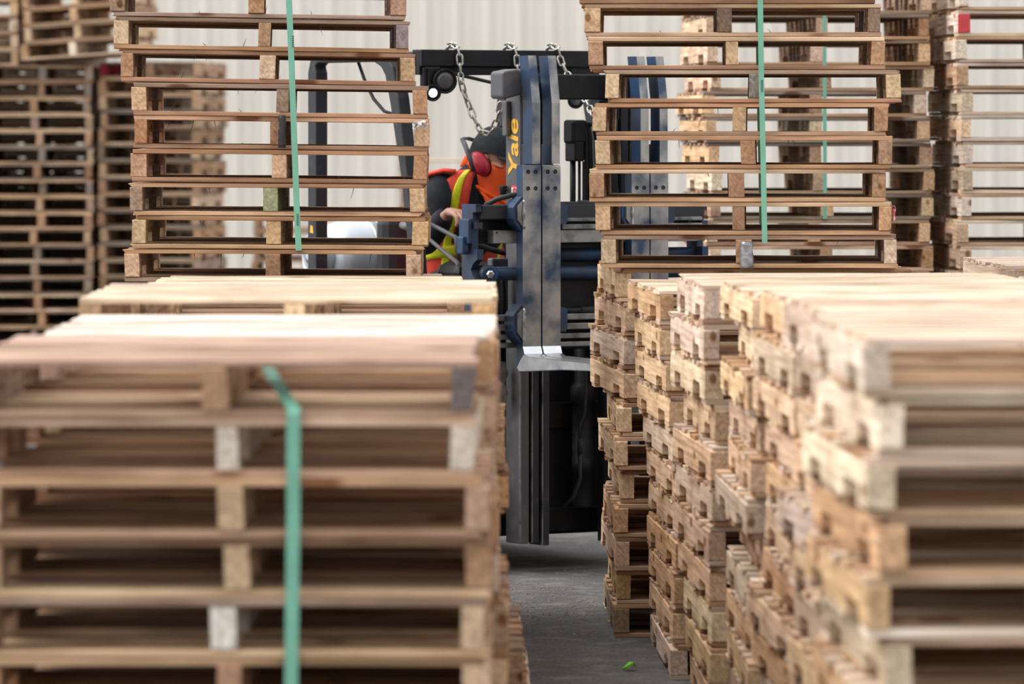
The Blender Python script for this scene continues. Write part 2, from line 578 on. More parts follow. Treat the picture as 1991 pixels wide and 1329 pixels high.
# --- tall strapped stacks in focus (bottom first)
TL_px = [243, 255, 250.5, 255, 259, 256, 232, 221, 214, 210]
TL_yaw = [deg(a) for a in (.5, .4, .5, .6, .9, 1.0, 1.9, 2.4, 2.4, 2.2)]
TL_roll = [deg(a) for a in (.25, .4, .3, .5, .7, .7, .9, .9, .8, .8)]
LA_H = 0.1103
LA_TOP = 11 * (LA_H + .0006)
TL = stack('tall_left', [WX(p, 18.0) for p in TL_px], 18.0, LA_TOP + .0035, 10, 0.1118, TL_yaw,
           'the sharp strapped stack left of the operator', BROWN, BROWN + TAN, 21, from_top=False,
           group='pallets of the sharp strapped stack on the left', jy=.008, rolls=TL_roll, splint=7,
           ends={2: {1: (.33, .37, .24)}, 4: {0: (.55, .30, .17)}, 7: {2: (.30, .25, .26)}, 8: {0: (.40, .28, .20)}, 9: {1: (.16, .17, .16)},
                 1: {0: (.55, .42, .27), 1: (.62, .44, .25), 2: (.62, .44, .25)}})
TR_px = [1169, 1158, 1146, 1158, 1150, 1175, 1144, 1137, 1125, 1130]
TR_yaw = [deg(a) for a in (-2.4, -2.8, -2.2, -2.9, -2.8, -2.4, -1.7, -1.6, -1.5, -1.5)]
R8_TOP = 11 * 0.1154
TR = stack('tall_right', [WX(p, 18.0) for p in TR_px], 17.98, R8_TOP + .003, 10, 0.1128, TR_yaw,
           'the sharp strapped stack right of the fork mast', TAN + BROWN, TAN + BROWN, 22, from_top=False,
           group='pallets of the sharp strapped stack on the right', jy=.008, splint=3,
           ends={0: {0: (.66, .52, .36), 2: (.66, .54, .42)}, 5: {0: (.66, .50, .33), 1: (.30, .29, .26), 2: (.60, .45, .28)}, 7: {1: (.24, .17, .13)}, 1: {0: (.60, .42, .26)}})

# --- right-hand row along the aisle, nearest first
RR = [  # d, left x, n, H, yaw, where
    (9.85, .684, 12, .1127, 2.0, 'the nearest blurred stack at the right edge', PALE, PALE + FRESH),
    (11.2, .700, 12, .1124, 2.2, 'the second nearest stack in the right row', PALE, PALE + FRESH),
    (12.6, .695, 12, .1103, 2.0, 'the third nearest stack in the right row', PALE, FRESH + PALE),
    (13.95, .648, 12, .1088, .9, 'the middle stack of the right row', PALE, FRESH),
    (15.3, [.582, .58, .585, .578, .575, .580, .582, .590, .565, .557, .559], 11, .1172, [.9, 1.5, 2, 2.5, 3, 3.2, 3.4, 2.4, 3, 2.8, 1.9], 'the third farthest stack in the right row', PALE, FRESH),
    (16.65, [.506, .512, .518, .520, .522, .517, .512, .501, .491, .470, .468], 11, .1120, [1.5, 2, 2.4, 2.8, 2.8, 2.9, 3.0, 3.4, 3.2, 2.4, 3.6], 'the low stack just before the right tall stack', TAN + PALE, FRESH),
]
for i, (d, x, n, H, yw, where, bp, sp) in enumerate(RR):
    stack('right_row', x, d, 0, n, H, [deg(a) for a in yw] if isinstance(yw, list) else deg(yw), where, TAN + PALE, sp, 400 + i, group='pallets stacked along the right side of the aisle',
          cap=bp, jx=.024, jyaw=.016)
R8x = [.352, .360, .355, .350, .372, .352, .362, .385, .380, .385, .362]
R8y = [deg(a) for a in (.6, .4, 1.4, .8, 1.0, 1.8, .6, 4.6, 4.6, 4.0, 2.2)]
stack('right_row', R8x, 18.02, 0, 11, .1148, R8y, 'the stack under the right strapped pallets', TAN, FRESH, 408,
      group='pallets stacked along the right side of the aisle', jy=.02, ends={0: {0: (.42, .33, .22)}, 1: {0: (.62, .42, .20)}})

# --- left-hand row along the aisle, nearest first
LR = [  # d, right x, n, H, yaw, where, cap
    (10.35, -.075, 11, .1172, -.4, 'the nearest blurred stack at the left', [(.46, .32, .24), (.52, .38, .30)], BROWN + TAN),
    (11.62, -.022, 11, .1172, .2, 'the white topped stack second from the front left', [(.80, .75, .68), (.76, .72, .66)], FRESH + TAN),
    (12.86, -.040, 12, .1108, .3, 'the third stack of the left row', PALE, FRESH + TAN),
    (14.13, -.050, 11, .1178, .6, 'the fourth stack of the left row', PALE, FRESH + TAN),
    (15.4, -.075, 11, .1150, 1.0, 'the fifth stack of the left row', PALE, FRESH + TAN),
    (16.7, -.150, 11, .1130, 1.0, 'the stack just before the left strapped pallets', PALE, FRESH + TAN),
    (18.0, -.262, 11, LA_H, .5, 'the stack under the left strapped pallets', PALE, FRESH + TAN),
]
for i, (d, x, n, H, yw, where, cp, sp) in enumerate(LR):
    xs = []
    r = random.Random(70 + i)
    for k in range(n):
        xs.append(x - PAL_W + r.uniform(-.016, .016))
    ends = {}
    if i == 0:
        xs = [x - PAL_W + e for e in (.0, .01, .0, .02, .01, .03, .02, .035, .03, .0, .0)]
        ends = {9: {1: (.66, .60, .52), 2: (.62, .55, .47)}, 10: {1: (.40, .25, .15), 2: (.20, .17, .17)}, 6: {1: (.70, .66, .60)},
                8: {1: (.50, .36, .23)}, 7: {1: (.55, .40, .26)}}
    if i == 3:
        xs[6] += .045; xs[7] += .04; xs[0] += .12; xs[1] += .10; xs[2] += .08; xs[3] += .03
    if i == 4:
        xs[0] += .12; xs[1] += .10; xs[2] += .085; xs[3] += .065; xs[4] += .04
    if i == 5:
        xs[0] += .12; xs[1] += .10; xs[2] += .08
    stack('left_row', xs, d, 0, n, H, deg(yw), where, BROWN + TAN, sp, 500 + i, group='pallets stacked along the left side of the aisle', cap=cp,
          ends=ends, jyaw=.008)

# --- stacks behind on the right
B1_ends = {}
stack('back_stack', WX(1374, 22.9), 22.9, 0, 22, .1120, deg(3.6), 'the dark stack behind the right straps', TAN + GREY, FRESH + TAN, 31, W=.985,
      from_top=False, group='pallets of the tall stack behind the right strapped stack', jx=.02, jyaw=.012)
B2 = stack('back_stack', WX(1862, 22.6), 22.6, 0, 22, .1125, deg(2.3), 'the tall stack at the right edge', TAN + PALE, PALE + TAN, 32,
      from_top=False, group='pallets of the tall stack at the right edge', jx=.02)
stack('back_stack', WX(1946, 19.0), 19.0, 0, 11, .1136, deg(2.3), 'the low stack at the far right edge', TAN, PALE, 33,
      group='pallets of the low stack at the far right', cap=PALE)

# red painted stringer end high on the right-hand stack
for o in B2[19].children:
    if o.name.startswith('stringer') and o.location.x < -.3:
        m = MB(); m.box(-.026, .026, -.6125, -.585, .001, SH - .001, .002)
        m.build('painted_end', M_red, o)

# --- far stacks on the left, by the wall
SD = 37.0
S1 = stack('far_stack', WX(-32, SD), SD, 0, 19, .1150, deg(1.2), 'the far left stack under the tilted pallets', TAN + GREY, BROWN + GREY, 41, W=.765, L=1.1,
           group='pallets of the far left stack', jx=.012)
S2 = stack('far_stack', WX(190, SD), SD + .1, 0, 19, .1165, deg(-6.0), 'the far stack just left of the strapped pallets', TAN + GREY, TAN + BROWN, 42, W=.72, L=1.2,
           group='pallets of the second far left stack', jx=.015, ends={18: {0: (.35, .03, .05)}})
# mostly hidden pallets added behind and left of these stacks to block light
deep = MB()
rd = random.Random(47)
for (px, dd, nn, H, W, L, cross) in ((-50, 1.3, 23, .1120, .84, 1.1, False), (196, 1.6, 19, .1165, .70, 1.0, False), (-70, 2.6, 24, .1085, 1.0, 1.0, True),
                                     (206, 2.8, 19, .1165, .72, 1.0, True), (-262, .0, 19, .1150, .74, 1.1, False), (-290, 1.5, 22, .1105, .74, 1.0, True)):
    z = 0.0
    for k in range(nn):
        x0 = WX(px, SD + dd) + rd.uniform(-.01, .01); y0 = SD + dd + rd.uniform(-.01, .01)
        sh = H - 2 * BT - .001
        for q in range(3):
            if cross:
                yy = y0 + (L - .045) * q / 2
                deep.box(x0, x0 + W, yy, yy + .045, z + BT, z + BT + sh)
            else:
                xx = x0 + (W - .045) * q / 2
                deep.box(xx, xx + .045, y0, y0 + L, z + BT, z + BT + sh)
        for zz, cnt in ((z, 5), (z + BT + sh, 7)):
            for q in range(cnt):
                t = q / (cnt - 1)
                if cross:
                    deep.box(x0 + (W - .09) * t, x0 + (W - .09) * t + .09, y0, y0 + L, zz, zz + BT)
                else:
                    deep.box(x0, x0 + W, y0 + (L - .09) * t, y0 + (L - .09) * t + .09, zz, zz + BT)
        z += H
do = deep.build('added_pallet_block', WOOD_X)
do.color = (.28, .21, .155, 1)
tag(do, 'mass of mostly hidden pallets added behind the far left stacks to block light', 'pallets', kind='stuff')
zt = 19 * .1165 + .03
stack('far_stack', WX(46, SD), SD - .05, zt + .012, 6, .1170, deg(-8), 'the tilted pile above the far left stacks', TAN, TAN + FRESH, 43, W=.74, L=1.1,
      from_top=False, group='pallets of the tilted pile at the top left', jx=.015, roll=deg(-3.5))
stack('far_stack', WX(-168, SD), SD - .1, 19 * .115 + .012, 6, .1150, deg(2), 'the pile cut off at the top left corner', TAN, TAN + FRESH, 44, W=.745, L=1.1,
      from_top=False, group='pallets of the pile in the top left corner', jx=.012, roll=deg(.8))
stack('far_stack', WX(776, 40), 40, 0, 13, .1158, deg(0), 'the pale far stack behind the operator', PALE + FRESH, TAN, 45,
      group='pallets of the far stack behind the operator', jx=.01)
stack('far_stack', WX(492, 42), 42, 0, 9, .1150, deg(1), 'the low far stack behind the gas bottle', TAN, TAN, 46,
      group='pallets of the low far stack', jx=.02)


# ------------------------------------------------------------------ green straps round the stacks
def strap(path, w, label, marks=()):
    """flat ribbon along a path of points in a plane of constant-ish x; w = width along x"""
    m = MB()
    k = len(path)
    t = .0012
    vs = []
    for i, (x, y, z) in enumerate(path):
        a = Vector(path[max(i - 1, 0)]); b = Vector(path[min(i + 1, k - 1)])
        tn = (b - a); tn.x = 0; tn.normalize()
        nrm = Vector((0, -tn.z, tn.y)) * t
        for sx in (-w / 2, w / 2):
            for sn in (-1, 1):
                vs.append((x + sx, y + nrm.y * sn, z + nrm.z * sn))
    fs = []
    for i in range(k - 1):
        a, b = i * 4, i * 4 + 4
        fs += [(a, a + 2, b + 2, b), (a + 1, b + 1, b + 3, a + 3), (a, b, b + 1, a + 1), (a + 2, a + 3, b + 3, b + 2)]
    m.add(vs, fs)
    o = m.build('green_strap', M_strap)
    tag(o, label, 'strap', 'green plastic pallet straps')
    for (x, y, z) in marks:
        q = MB()
        for j in range(6):
            q.box(x - .0035, x + .0035, y - .0006, y, z + j * .007, z + j * .007 + .004)
        q.build('printed_mark', M_ink, o)
    return o


def stack_strap(d, pxs, pys, L, w, label, dyb=0.0, xback=0.0, marks=()):
    """front run through (px,py) at distance d, under, back run at d+L"""
    f = [(WX(px, d), d - .012, WZ(py, d)) for px, py in zip(pxs, pys)]
    b = [(p[0] + xback, d + L + .03, p[2]) for p in f]
    mk = [(WX(a, d) + .002, d - .0145, WZ(c, d)) for a, c in marks]
    return strap(f + b[::-1], w, label, mk)


zb = WZ(486, 18.0)
stack_strap(17.945, [559.5, 566, 573, 577, 581], [-60, 95, 285, 400, 486], 1.30, .0205, 'green strap around the left strapped stack near the operator', xback=-.055,
            marks=((569, 92), (578, 438)))
stack_strap(17.94, [1477, 1480, 1484, 1486.5], [-60, 150, 330, 471], 1.30, .0185, 'green strap around the right strapped stack beside the mast', xback=.055,
            marks=((1480, 178),))
stack_strap(22.84, [1602.5, 1604], [-30, 425], 1.46, .016, 'green strap on the dark stack behind the right strapped pallets', xback=.03)
D0 = 10.35
strap([(WX(515, D0 + .5), D0 + .55, WZ(760, D0) + .03), (WX(527, D0), D0 + .12, WZ(747, D0) + .006), (WX(572, D0), D0 - .006, WZ(795, D0) + .0),
       (WX(571, D0), D0 - .02, WZ(803, D0)), (WX(571, D0), D0 - .02, WZ(1000, D0)), (WX(566, D0), D0 - .02, WZ(1420, D0))],
      .026, 'green strap hanging down the nearest blurred stack on the left')


# ------------------------------------------------------------------ tape and film scraps
def wrap(name, px, py0, py1, d, w, dy, mat, label, cat):
    m = MB()
    x = WX(px, d); z0, z1 = WZ(py1, d), WZ(py0, d)
    r = random.Random(int(px))
    k = 9
    vs, fs = [], []
    for i in range(k):
        t = i / (k - 1)
        zz = z0 + (z1 - z0) * t
        for sx, yy in ((-1, .02), (-1, -.004), (-.3, -.009), (.4, -.006), (1, -.004), (1, .02)):
            vs.append((x + sx * w / 2 + r.uniform(-.003, .003), d + dy + yy + (r.uniform(-.003, .002) if yy < 0 else 0), zz))
    for i in range(k - 1):
        for q in range(5):
            fs.append((i * 6 + q, i * 6 + q + 1, i * 6 + 7 + q, i * 6 + 6 + q))
    m.add(vs, fs, 0, True)
    o = m.build(name, mat)
    sm = o.modifiers.new('thickness', 'SOLIDIFY'); sm.thickness = .001
    return tag(o, label, cat)


wrap('duct_tape', 1450.5, 469, 521, 18.0, .042, -.052, M_tape, 'silver tape wrapped around a pallet stringer under the green strap', 'tape')
wrap('black_tape', 549, 224, 287, 18.0, .022, -.022, M_blktape, 'torn black tape around the middle stringer of the left stack', 'tape')


def scrap(name, px, py, d, sx, sz, mat, label, seed):
    r = random.Random(seed)
    m = MB()
    k = 6
    vs = [(((i / (k - 1)) - .5) * sx + r.uniform(-.1, .1) * sx, r.uniform(-.018, .018), ((j / (k - 1)) - .5) * sz + r.uniform(-.12, .12) * sz)
          for j in range(k) for i in range(k)]
    fs = [(j * k + i, j * k + i + 1, j * k + k + i + 1, j * k + k + i) for j in range(k - 1) for i in range(k - 1)]
    m.add(vs, fs)
    o = m.build(name, mat, None, (WX(px, d), d, WZ(py, d)))
    sm = o.modifiers.new('thickness', 'SOLIDIFY'); sm.thickness = .0012
    return tag(o, label, 'film')


scrap('film_scrap', 1583, 852, 11.75, .035, .085, M_film, 'crumpled film hanging from the blurred right row of pallets', 8)
scrap('film_scrap', 816, 243, 17.975, .045, .026, M_film, 'crumpled clear film stuck to the left strapped stack', 3)
scrap('pink_film_scrap', 1733, 413, 18.04, .026, .055, M_pink, 'pink film scrap sticking out of the right strapped stack', 4)

# ------------------------------------------------------------------ ground litter
lf = MB()
lf.add([(-.02, 0, .004), (-.008, -.012, .008), (.012, -.010, .016), (.022, .002, .010), (.010, .012, .014), (-.010, .011, .006), (0, 0, .016)],
       [(0, 1, 6), (1, 2, 6), (2, 3, 6), (3, 4, 6), (4, 5, 6), (5, 0, 6)])
lo = lf.build('leaf_scrap', M_leaf, None, (WX(1223, 16.93), 16.93, 0))
lo.scale = (1.15, 1.3, 1.8)
lo.modifiers.new('thickness', 'SOLIDIFY').thickness = .004
tag(lo, 'bright green leaf scrap lying on the asphalt aisle', 'leaf')
r = random.Random(5)
gm = MB()
for _ in range(800):
    d = r.gauss(19.4, .55) if r.random() < .65 else r.uniform(16.8, 21.0)
    x = WX(r.uniform(985, 1160), d)
    a = r.uniform(0, 6.28)
    s = r.uniform(.0010, .0034) * (1.8 if r.random() < .1 else 1)
    l = s * r.uniform(1, 3)
    c, sn = math.cos(a), math.sin(a)
    P = [(x + c * u * l - sn * v * s, d + sn * u * l + c * v * s, 0.0006 + (h * s * .8)) for u, v, h in ((-1, -1, 0), (1, -1, 0), (1, 1, 0), (-1, 1, 0), (0, 0, 1))]
    gm.add(P, [(0, 1, 4), (1, 2, 4), (2, 3, 4), (3, 0, 4), (3, 2, 1, 0)])
tag(gm.build('wood_grit', M_grit), 'wood crumbs and grit scattered over the asphalt aisle', 'debris', kind='stuff')

# ------------------------------------------------------------------ forklift (local: x right, y to the rear, z up)
TH = math.radians(30)
D0F = 20.6
X0F = WX(1150, D0F)
FL = empty('forklift', (X0F, D0F, 0), TH, 'dark blue and black forklift with double forks and chains, driven by the operator', 'forklift')


def fpart(mb, name, mats, parent=None):
    return mb.build(name, mats, parent or FL)


# forks: four, in two pairs
FW = .082
fork_prof = [(0, .90), (-.012, .872), (-.04, .862), (-1.06, .846), (-1.065, .836), (-.30, .820), (.03, .800), (.047, .815), (.05, .85),
             (.05, 1.60), (.046, 1.608), (.004, 1.608), (0, 1.602)]
fmats = [0, 0, 0, 0, 1, 1, 1, 1, 1, 0, 0, 0, 0]
fmats = [2, 2, 3, 3, 1, 1, 1, 1, 1, 0, 0, 0, 0]
for k, fx in enumerate((-.312, -.223, .185, .273)):
    m = MB()
    m.prism(fork_prof, 'x', fx, fx + FW, facemats=fmats, capmat=1)
    f = fpart(m, 'fork', [M_steelblue, M_bar if False else M_blue, M_bright, M_steel])
    bw = MB()
    bp = [(-.0405, .861), (-1.055, .8445), (-1.06, .838), (-.30, .823), (.028, .803), (.044, .817), (.02, .845), (-.012, .871)]
    bw.prism(bp, 'x', fx - .0012, fx + .0, mat=0)
    fpart(bw, 'blade_edge', [M_steel], f)
    for hx in (.024, .058):
        for hz in (1.582, 1.517):
            h = MB()
            h.lathe([(.0085, 0), (.0085, .003), (.006, .003), (.0, .001)], 12, axis_matrix((fx + hx, .0015, hz), (0, -1, 0)))
            fpart(h, 'bolt_hole', [M_black], f)
    # upright above the shank, kinked backwards
    u = MB()
    ux = fx + .042
    up = [(.0, 1.612), (.0, 1.85), (.032, 2.036), (.102, 2.036), (.07, 1.85), (.07, 1.612)]
    u.prism(up, 'x', ux, ux + .037, facemats=[1, 1, 1, 0, 0, 0], capmat=0)
    fpart(u, 'backrest_upright', [M_blue, M_steelblue], FL)
    c = MB()
    c.box(ux + .008, ux + .045, .06, .10, 1.60, 1.69, .006)
    fpart(c, 'upright_socket', [M_dark], FL)
# fork hanger hooks with weld beads, beside each pair
for (x0, x1, z0, z1) in ((-.352, -.310, 1.345, 1.487), (-.352, -.310, .905, 1.065), (.143, .185, 1.345, 1.487), (.143, .185, .905, 1.065)):
    m = MB()
    pr = [(x0 + .012, z0 + .030), (x1, z0), (x1, z1), (x0 + .012, z1 - .028), (x0, z1 - .045), (x0, z0 + .055)]
    m.prism(pr, 'y', .005, .075)
    m.prism([(x0 + .016, z0 + .05), (x1, z0 + .018), (x1, z1 - .015), (x0 + .016, z1 - .04)], 'y', -.004, .006, 1)
    h = fpart(m, 'fork_hanger', [M_blue, M_bar])
    w = MB()
    r = random.Random(int(z0 * 1000))
    w.tube([(x1 + r.uniform(-.002, .002), -.006, z0 + .015 + (z1 - z0 - .03) * q / 11) for q in range(12)],
           [r.uniform(.004, .0075) for q in range(12)], n=6)
    fpart(w, 'weld_bead', [M_steel], h)
for (x0, x1, z0, z1) in ((-.139, -.104, 1.375, 1.455), (-.139, -.104, .955, 1.05), (.357, .392, 1.375, 1.455), (.357, .392, .955, 1.05)):
    m = MB()
    m.prism([(x0, z0), (x1 - .008, z0), (x1, z0 + .012), (x1, z1 - .006), (x1 - .008, z1), (x0, z1)], 'y', .01, .08)
    fpart(m, 'fork_clamp', [M_blue])

# carriage
CL, CR = -.475, .56
m = MB(); m.box(CL + .012, CR, .055, .16, 1.396, 1.452, .004); fpart(m, 'carriage_top_plate', [M_dark])
m = MB(); m.box(CL + .02, CR - .03, .13, .15, 1.30, 1.396, .002); fpart(m, 'carriage_back_plate', [M_dark])
m = MB(); m.box(CL + .06, CR - .0, .05, .10, 1.302, 1.353, .003); b = fpart(m, 'carriage_bar', [M_bar])
for hx in (CL + .075, CR - .02):
    h = MB(); h.lathe([(.004, 0), (.004, .002), (0, .002)], 10, axis_matrix((hx, .0505, 1.345), (0, -1, 0))); fpart(h, 'bolt_hole', [M_black], b)
for s, X in ((1, CL), (-1, CR)):
    m = MB()
    pr = [(.035, 1.455), (.06, 1.455), (.06, 1.425), (.085, 1.425), (.085, 1.385), (.055, 1.385), (.055, 1.36), (.09, 1.36), (.09, 1.28), (.05, 1.28),
          (.05, 1.24), (.08, 1.225), (.10, 1.20), (.075, 1.17), (.05, 1.15), (.05, .88), (.17, .88), (.17, 1.455)]
    m.prism(pr, 'x', X - .014, X + .014)
    fpart(m, 'carriage_end_plate', [M_blue])
m = MB(); m.box(CL - .035, CL - .016, .08, .16, 1.30, 1.40, .006); m.box(CL - .05, CL - .02, .1, .15, 1.26, 1.33, .006); fpart(m, 'side_bracket', [M_blue])
for z, y, rr, xa, xb, nm in ((1.183, .09, .027, CL + .03, CR - .03, 'side_shift_cylinder'), (1.252, .11, .026, -.15, CR - .03, 'side_shift_cylinder'),
                             (1.452, .10, .011, -.11, CR - .02, 'guide_rod'), (1.033, .09, .011, -.11, CR - .02, 'guide_rod')):
    m = MB(); m.tube([(xa, y, z), (xb, y, z)], rr, 16)
    if nm == 'guide_rod':
        m.tube([(xa + .11, y, z), (xa + .22, y, z)], rr * 1.5, 14)
    o = fpart(m, nm, [M_blue if rr > .02 else M_dark])
    if z == 1.183:
        e = MB(); e.lathe([(.036, 0), (.036, .035), (.026, .04), (.022, .04)], 20, axis_matrix((CL + .05, y - .012, z), (-.3, -1, 0)))
        ec = fpart(e, 'rod_end_eye', [M_blue], o)
        e = MB(); e.lathe([(.016, .036), (.016, .048), (.011, .052), (0, .052)], 6, axis_matrix((CL + .05, y - .012, z), (-.3, -1, 0)), smooth=False)
        fpart(e, 'end_nut', [M_bright], o)
for z0, z1 in ((.998, 1.022), (.960, .985), (.925, .945), (.893, .912)):
    m = MB(); m.box(CL + .02, CR - .02, .07, .12, z0, z1, .003); fpart(m, 'lower_carriage_rail', [M_bar])
for z0, z1 in ((1.385, 1.40), (1.355, 1.375)):
    m = MB(); m.box(-.11, CR - .02, .04, .09, z0, z1, .003); fpart(m, 'upper_carriage_rail', [M_bar])
m = MB(); m.box(-.14, .30, .13, .16, .88, 1.30, .004); fpart(m, 'carriage_plate', [M_black])

# mast: three nested channels on each side
for side in (0, 1):
    def sx(a):
        return a if side == 0 else .10 - a
    for (xa, xb, y0, y1, z0, z1, mt, nm) in ((-.225, -.185, .17, .285, .115, 1.985, 0, 'mast_outer_rail'), (-.172, -.140, .17, .28, .118, 1.97, 1, 'mast_middle_rail'),
                                             (-.125, -.092, .17, .275, .105, 1.93, 1, 'mast_inner_rail')):
        a, b = sorted((sx(xa), sx(xb)))
        m = MB()
        if nm == 'mast_outer_rail':
            # side web wide, flange in front
            m.box(a, b, y0, y1, z0, z1, .004)
        else:
            m.box(a, b, y0, y1, z0, z1, .003)
        # the web joining to the next channel
        o = fpart(m, nm, [M_mastgrey if mt == 0 else M_dark])
        e = MB(); e.box(a - .0012, a + .004, y0 - .0012, y0 + .01, z0, .80, .001)
        fpart(e, 'worn_edge', [M_bar], o)
for (xa, xb) in ((-.185, -.172), (-.14, -.125), (.225, .24), (.272, .285)):
    m = MB(); m.box(xa - .001, xb + .001, .20, .27, .13, 1.90); fpart(m, 'rail_web', [M_black])
m = MB(); m.box(-.20, .30, .19, .27, 1.865, 1.965, .006); fpart(m, 'mast_top_beam', [M_black])
m = MB(); m.box(.17, .235, .17, .24, 1.78, 1.86, .01); fpart(m, 'hose_guide', [M_black])
m = MB(); m.box(-.24, .34, .34, .36, .55, .66, .006); fpart(m, 'mast_cross_member', [M_black])
m = MB(); m.box(-.24, .34, .34, .36, .14, .24, .006); fpart(m, 'mast_cross_member', [M_black])
m = MB()
m.lathe([(.036, .24), (.042, .25), (.042, .38), (.044, .38), (.044, .44), (.042, .44), (.042, .66), (.050, .66), (.050, .72), (.040, .73), (.034, .74), (.034, 1.25)],
        20, Matrix.Translation((.13, .285, 0)))
fpart(m, 'lift_cylinder', [M_dark])
m = MB(); m.tube([(.10, .20, .84), (.095, .21, .62), (.07, .21, .57), (.072, .21, .50)], .006, 8); m.tube([(.072, .21, .52), (.072, .21, .46)], .011, 8)
m.tube([(.072, .21, .46), (.075, .215, .36), (.05, .22, .29), (.02, .25, .25)], .009, 8); fpart(m, 'hydraulic_hose', [M_dark])
m = MB(); m.lathe([(.018, -.014), (.043, -.014), (.043, -.01), (.036, -.008), (.036, .008), (.043, .01), (.043, .014), (.018, .014)], 22, axis_matrix((-.208, .13, 1.905), (1, 0, 0)))
fpart(m, 'chain_sheave', [M_bright])
# rounded grey housing on the side of the mast
m = MB()
pr = [(-.345, 1.875), (-.335, 1.865), (-.262, 1.882), (-.240, 1.91), (-.240, 1.955), (-.275, 1.985), (-.335, 1.975), (-.345, 1.968)]
m.prism(pr, 'y', .10, .20)
h = fpart(m, 'mast_housing', [M_mastgrey])
hm = h.modifiers.new('bevel', 'BEVEL'); hm.width = .008; hm.segments = 2
m = MB(); m.box(-.248, -.226, .24, .275, 1.72, 1.86, .005); fpart(m, 'mast_bracket', [M_mastgrey])
m = MB(); m.lathe([(.014, 0), (.018, .006), (.013, .012), (.018, .018), (.012, .024), (.016, .032), (.010, .036)], 12, axis_matrix((-.245, .27, 1.525), (0, 0, -1)))
fpart(m, 'rubber_stop', [M_rubber])
m = MB(); m.prism([(-.02, -.085), (.035, -.085), (.05, -.05), (.034, -.01), (.05, .03), (.036, .075), (-.02, .085)], 'y', 0, .03)
fpart(m, 'tilt_bracket', [M_bar]).location = (-.30, .22, .755)
# lettering on the side of the left mast rail
cu = bpy.data.curves.new('mast_lettering', 'FONT')
cu.body = 'Yale'
cu.size = 0.10
cu.shear = 0.15
cu.offset = 0.0022
cu.extrude = .0006
tmp = bpy.data.objects.new('mast_lettering_tmp', cu)
col.objects.link(tmp)
dg = bpy.context.evaluated_depsgraph_get()
tme = bpy.data.meshes.new_from_object(tmp.evaluated_get(dg))
bpy.data.objects.remove(tmp)
tme.materials.clear(); tme.materials.append(M_yellow)
xs_ = [v.co.x for v in tme.vertices]; ys_ = [v.co.y for v in tme.vertices]
w_, h_ = max(xs_) - min(xs_), max(ys_)
TL_LEN, TL_H = .222, .076
for v in tme.vertices:
    v.co.x = (v.co.x - min(xs_)) / w_ * TL_LEN
    v.co.y = v.co.y / h_ * TL_H
tx = link('mast_lettering', tme, FL)
tx.matrix_local = Matrix(((0, 0, -1, -.2262), (0, 1, 0, .186), (1, 0, 0, 1.567), (0, 0, 0, 1)))
# warning stickers
m = MB(); m.box(-.2270, -.2255, .18, .235, 1.487, 1.525); s = fpart(m, 'warning_sticker', [M_white])
m = MB(); m.box(-.2275, -.227, .178, .238, 1.519, 1.526); m.lathe([(.017, 0), (.017, .0012), (.010, .0012), (.010, 0)], 14, axis_matrix((-.2270, .21, 1.502), (-1, 0, 0)))
fpart(m, 'sticker_print', [M_red], s)
m = MB(); m.box(-.2270, -.2255, .18, .24, 1.445, 1.482); fpart(m, 'warning_sticker', [M_white])

# hose bundle inside the mast
m = MB(); m.box(.045, .115, .22, .30, 1.69, 1.785, .012); m.box(.055, .10, .22, .30, 1.62, 1.70, .006); fpart(m, 'hose_block', [M_black])
for k in range(6):
    m = MB()
    hx = .10 + .024 * k
    yy = .23 + .012 * (k % 2)
    m.tube([(hx - .02, yy, 1.765), (hx, yy, 1.77), (hx + .012, yy, 1.72), (hx + .016, yy, 1.60), (hx + .014, yy, 1.45), (hx + .01, yy, 1.10), (hx, yy, .92)], .0105, 8)
    fpart(m, 'hydraulic_hose', [M_rubber])
m = MB(); m.tube([(.06, .24, 1.76), (.12, .24, 1.765), (.25, .24, 1.765)], .007, 8); fpart(m, 'hose_clip_rod', [M_black])
for k, hx in enumerate((.075, .105, .125)):
    m = MB(); m.tube([(hx, .27, 1.62), (hx, .27, 1.45), (hx, .27, 1.0)], .006 if k else .012, 8)
    fpart(m, 'lift_chain' if k else 'free_lift_cylinder', [M_dark if k else M_black])
m = MB(); m.tube([(-.40, .14, 1.45), (-.37, .10, 1.475), (-.32, .07, 1.49), (-.25, .06, 1.494)], .0105, 10); fpart(m, 'hydraulic_hose', [M_dark])
for q in range(4):
    m = MB(); m.tube([(-.40 + .03 * q, .17, 1.20), (-.39 + .035 * q, .19, 1.10), (-.37 + .03 * q, .2, 1.0), (-.30, .22, .95 - .02 * q)], .008, 8); fpart(m, 'hydraulic_hose', [M_rubber])
m = MB(); m.box(-.33, -.255, .21, .25, 1.02, 1.24, .006); fpart(m, 'valve_cover', [M_mastgrey])

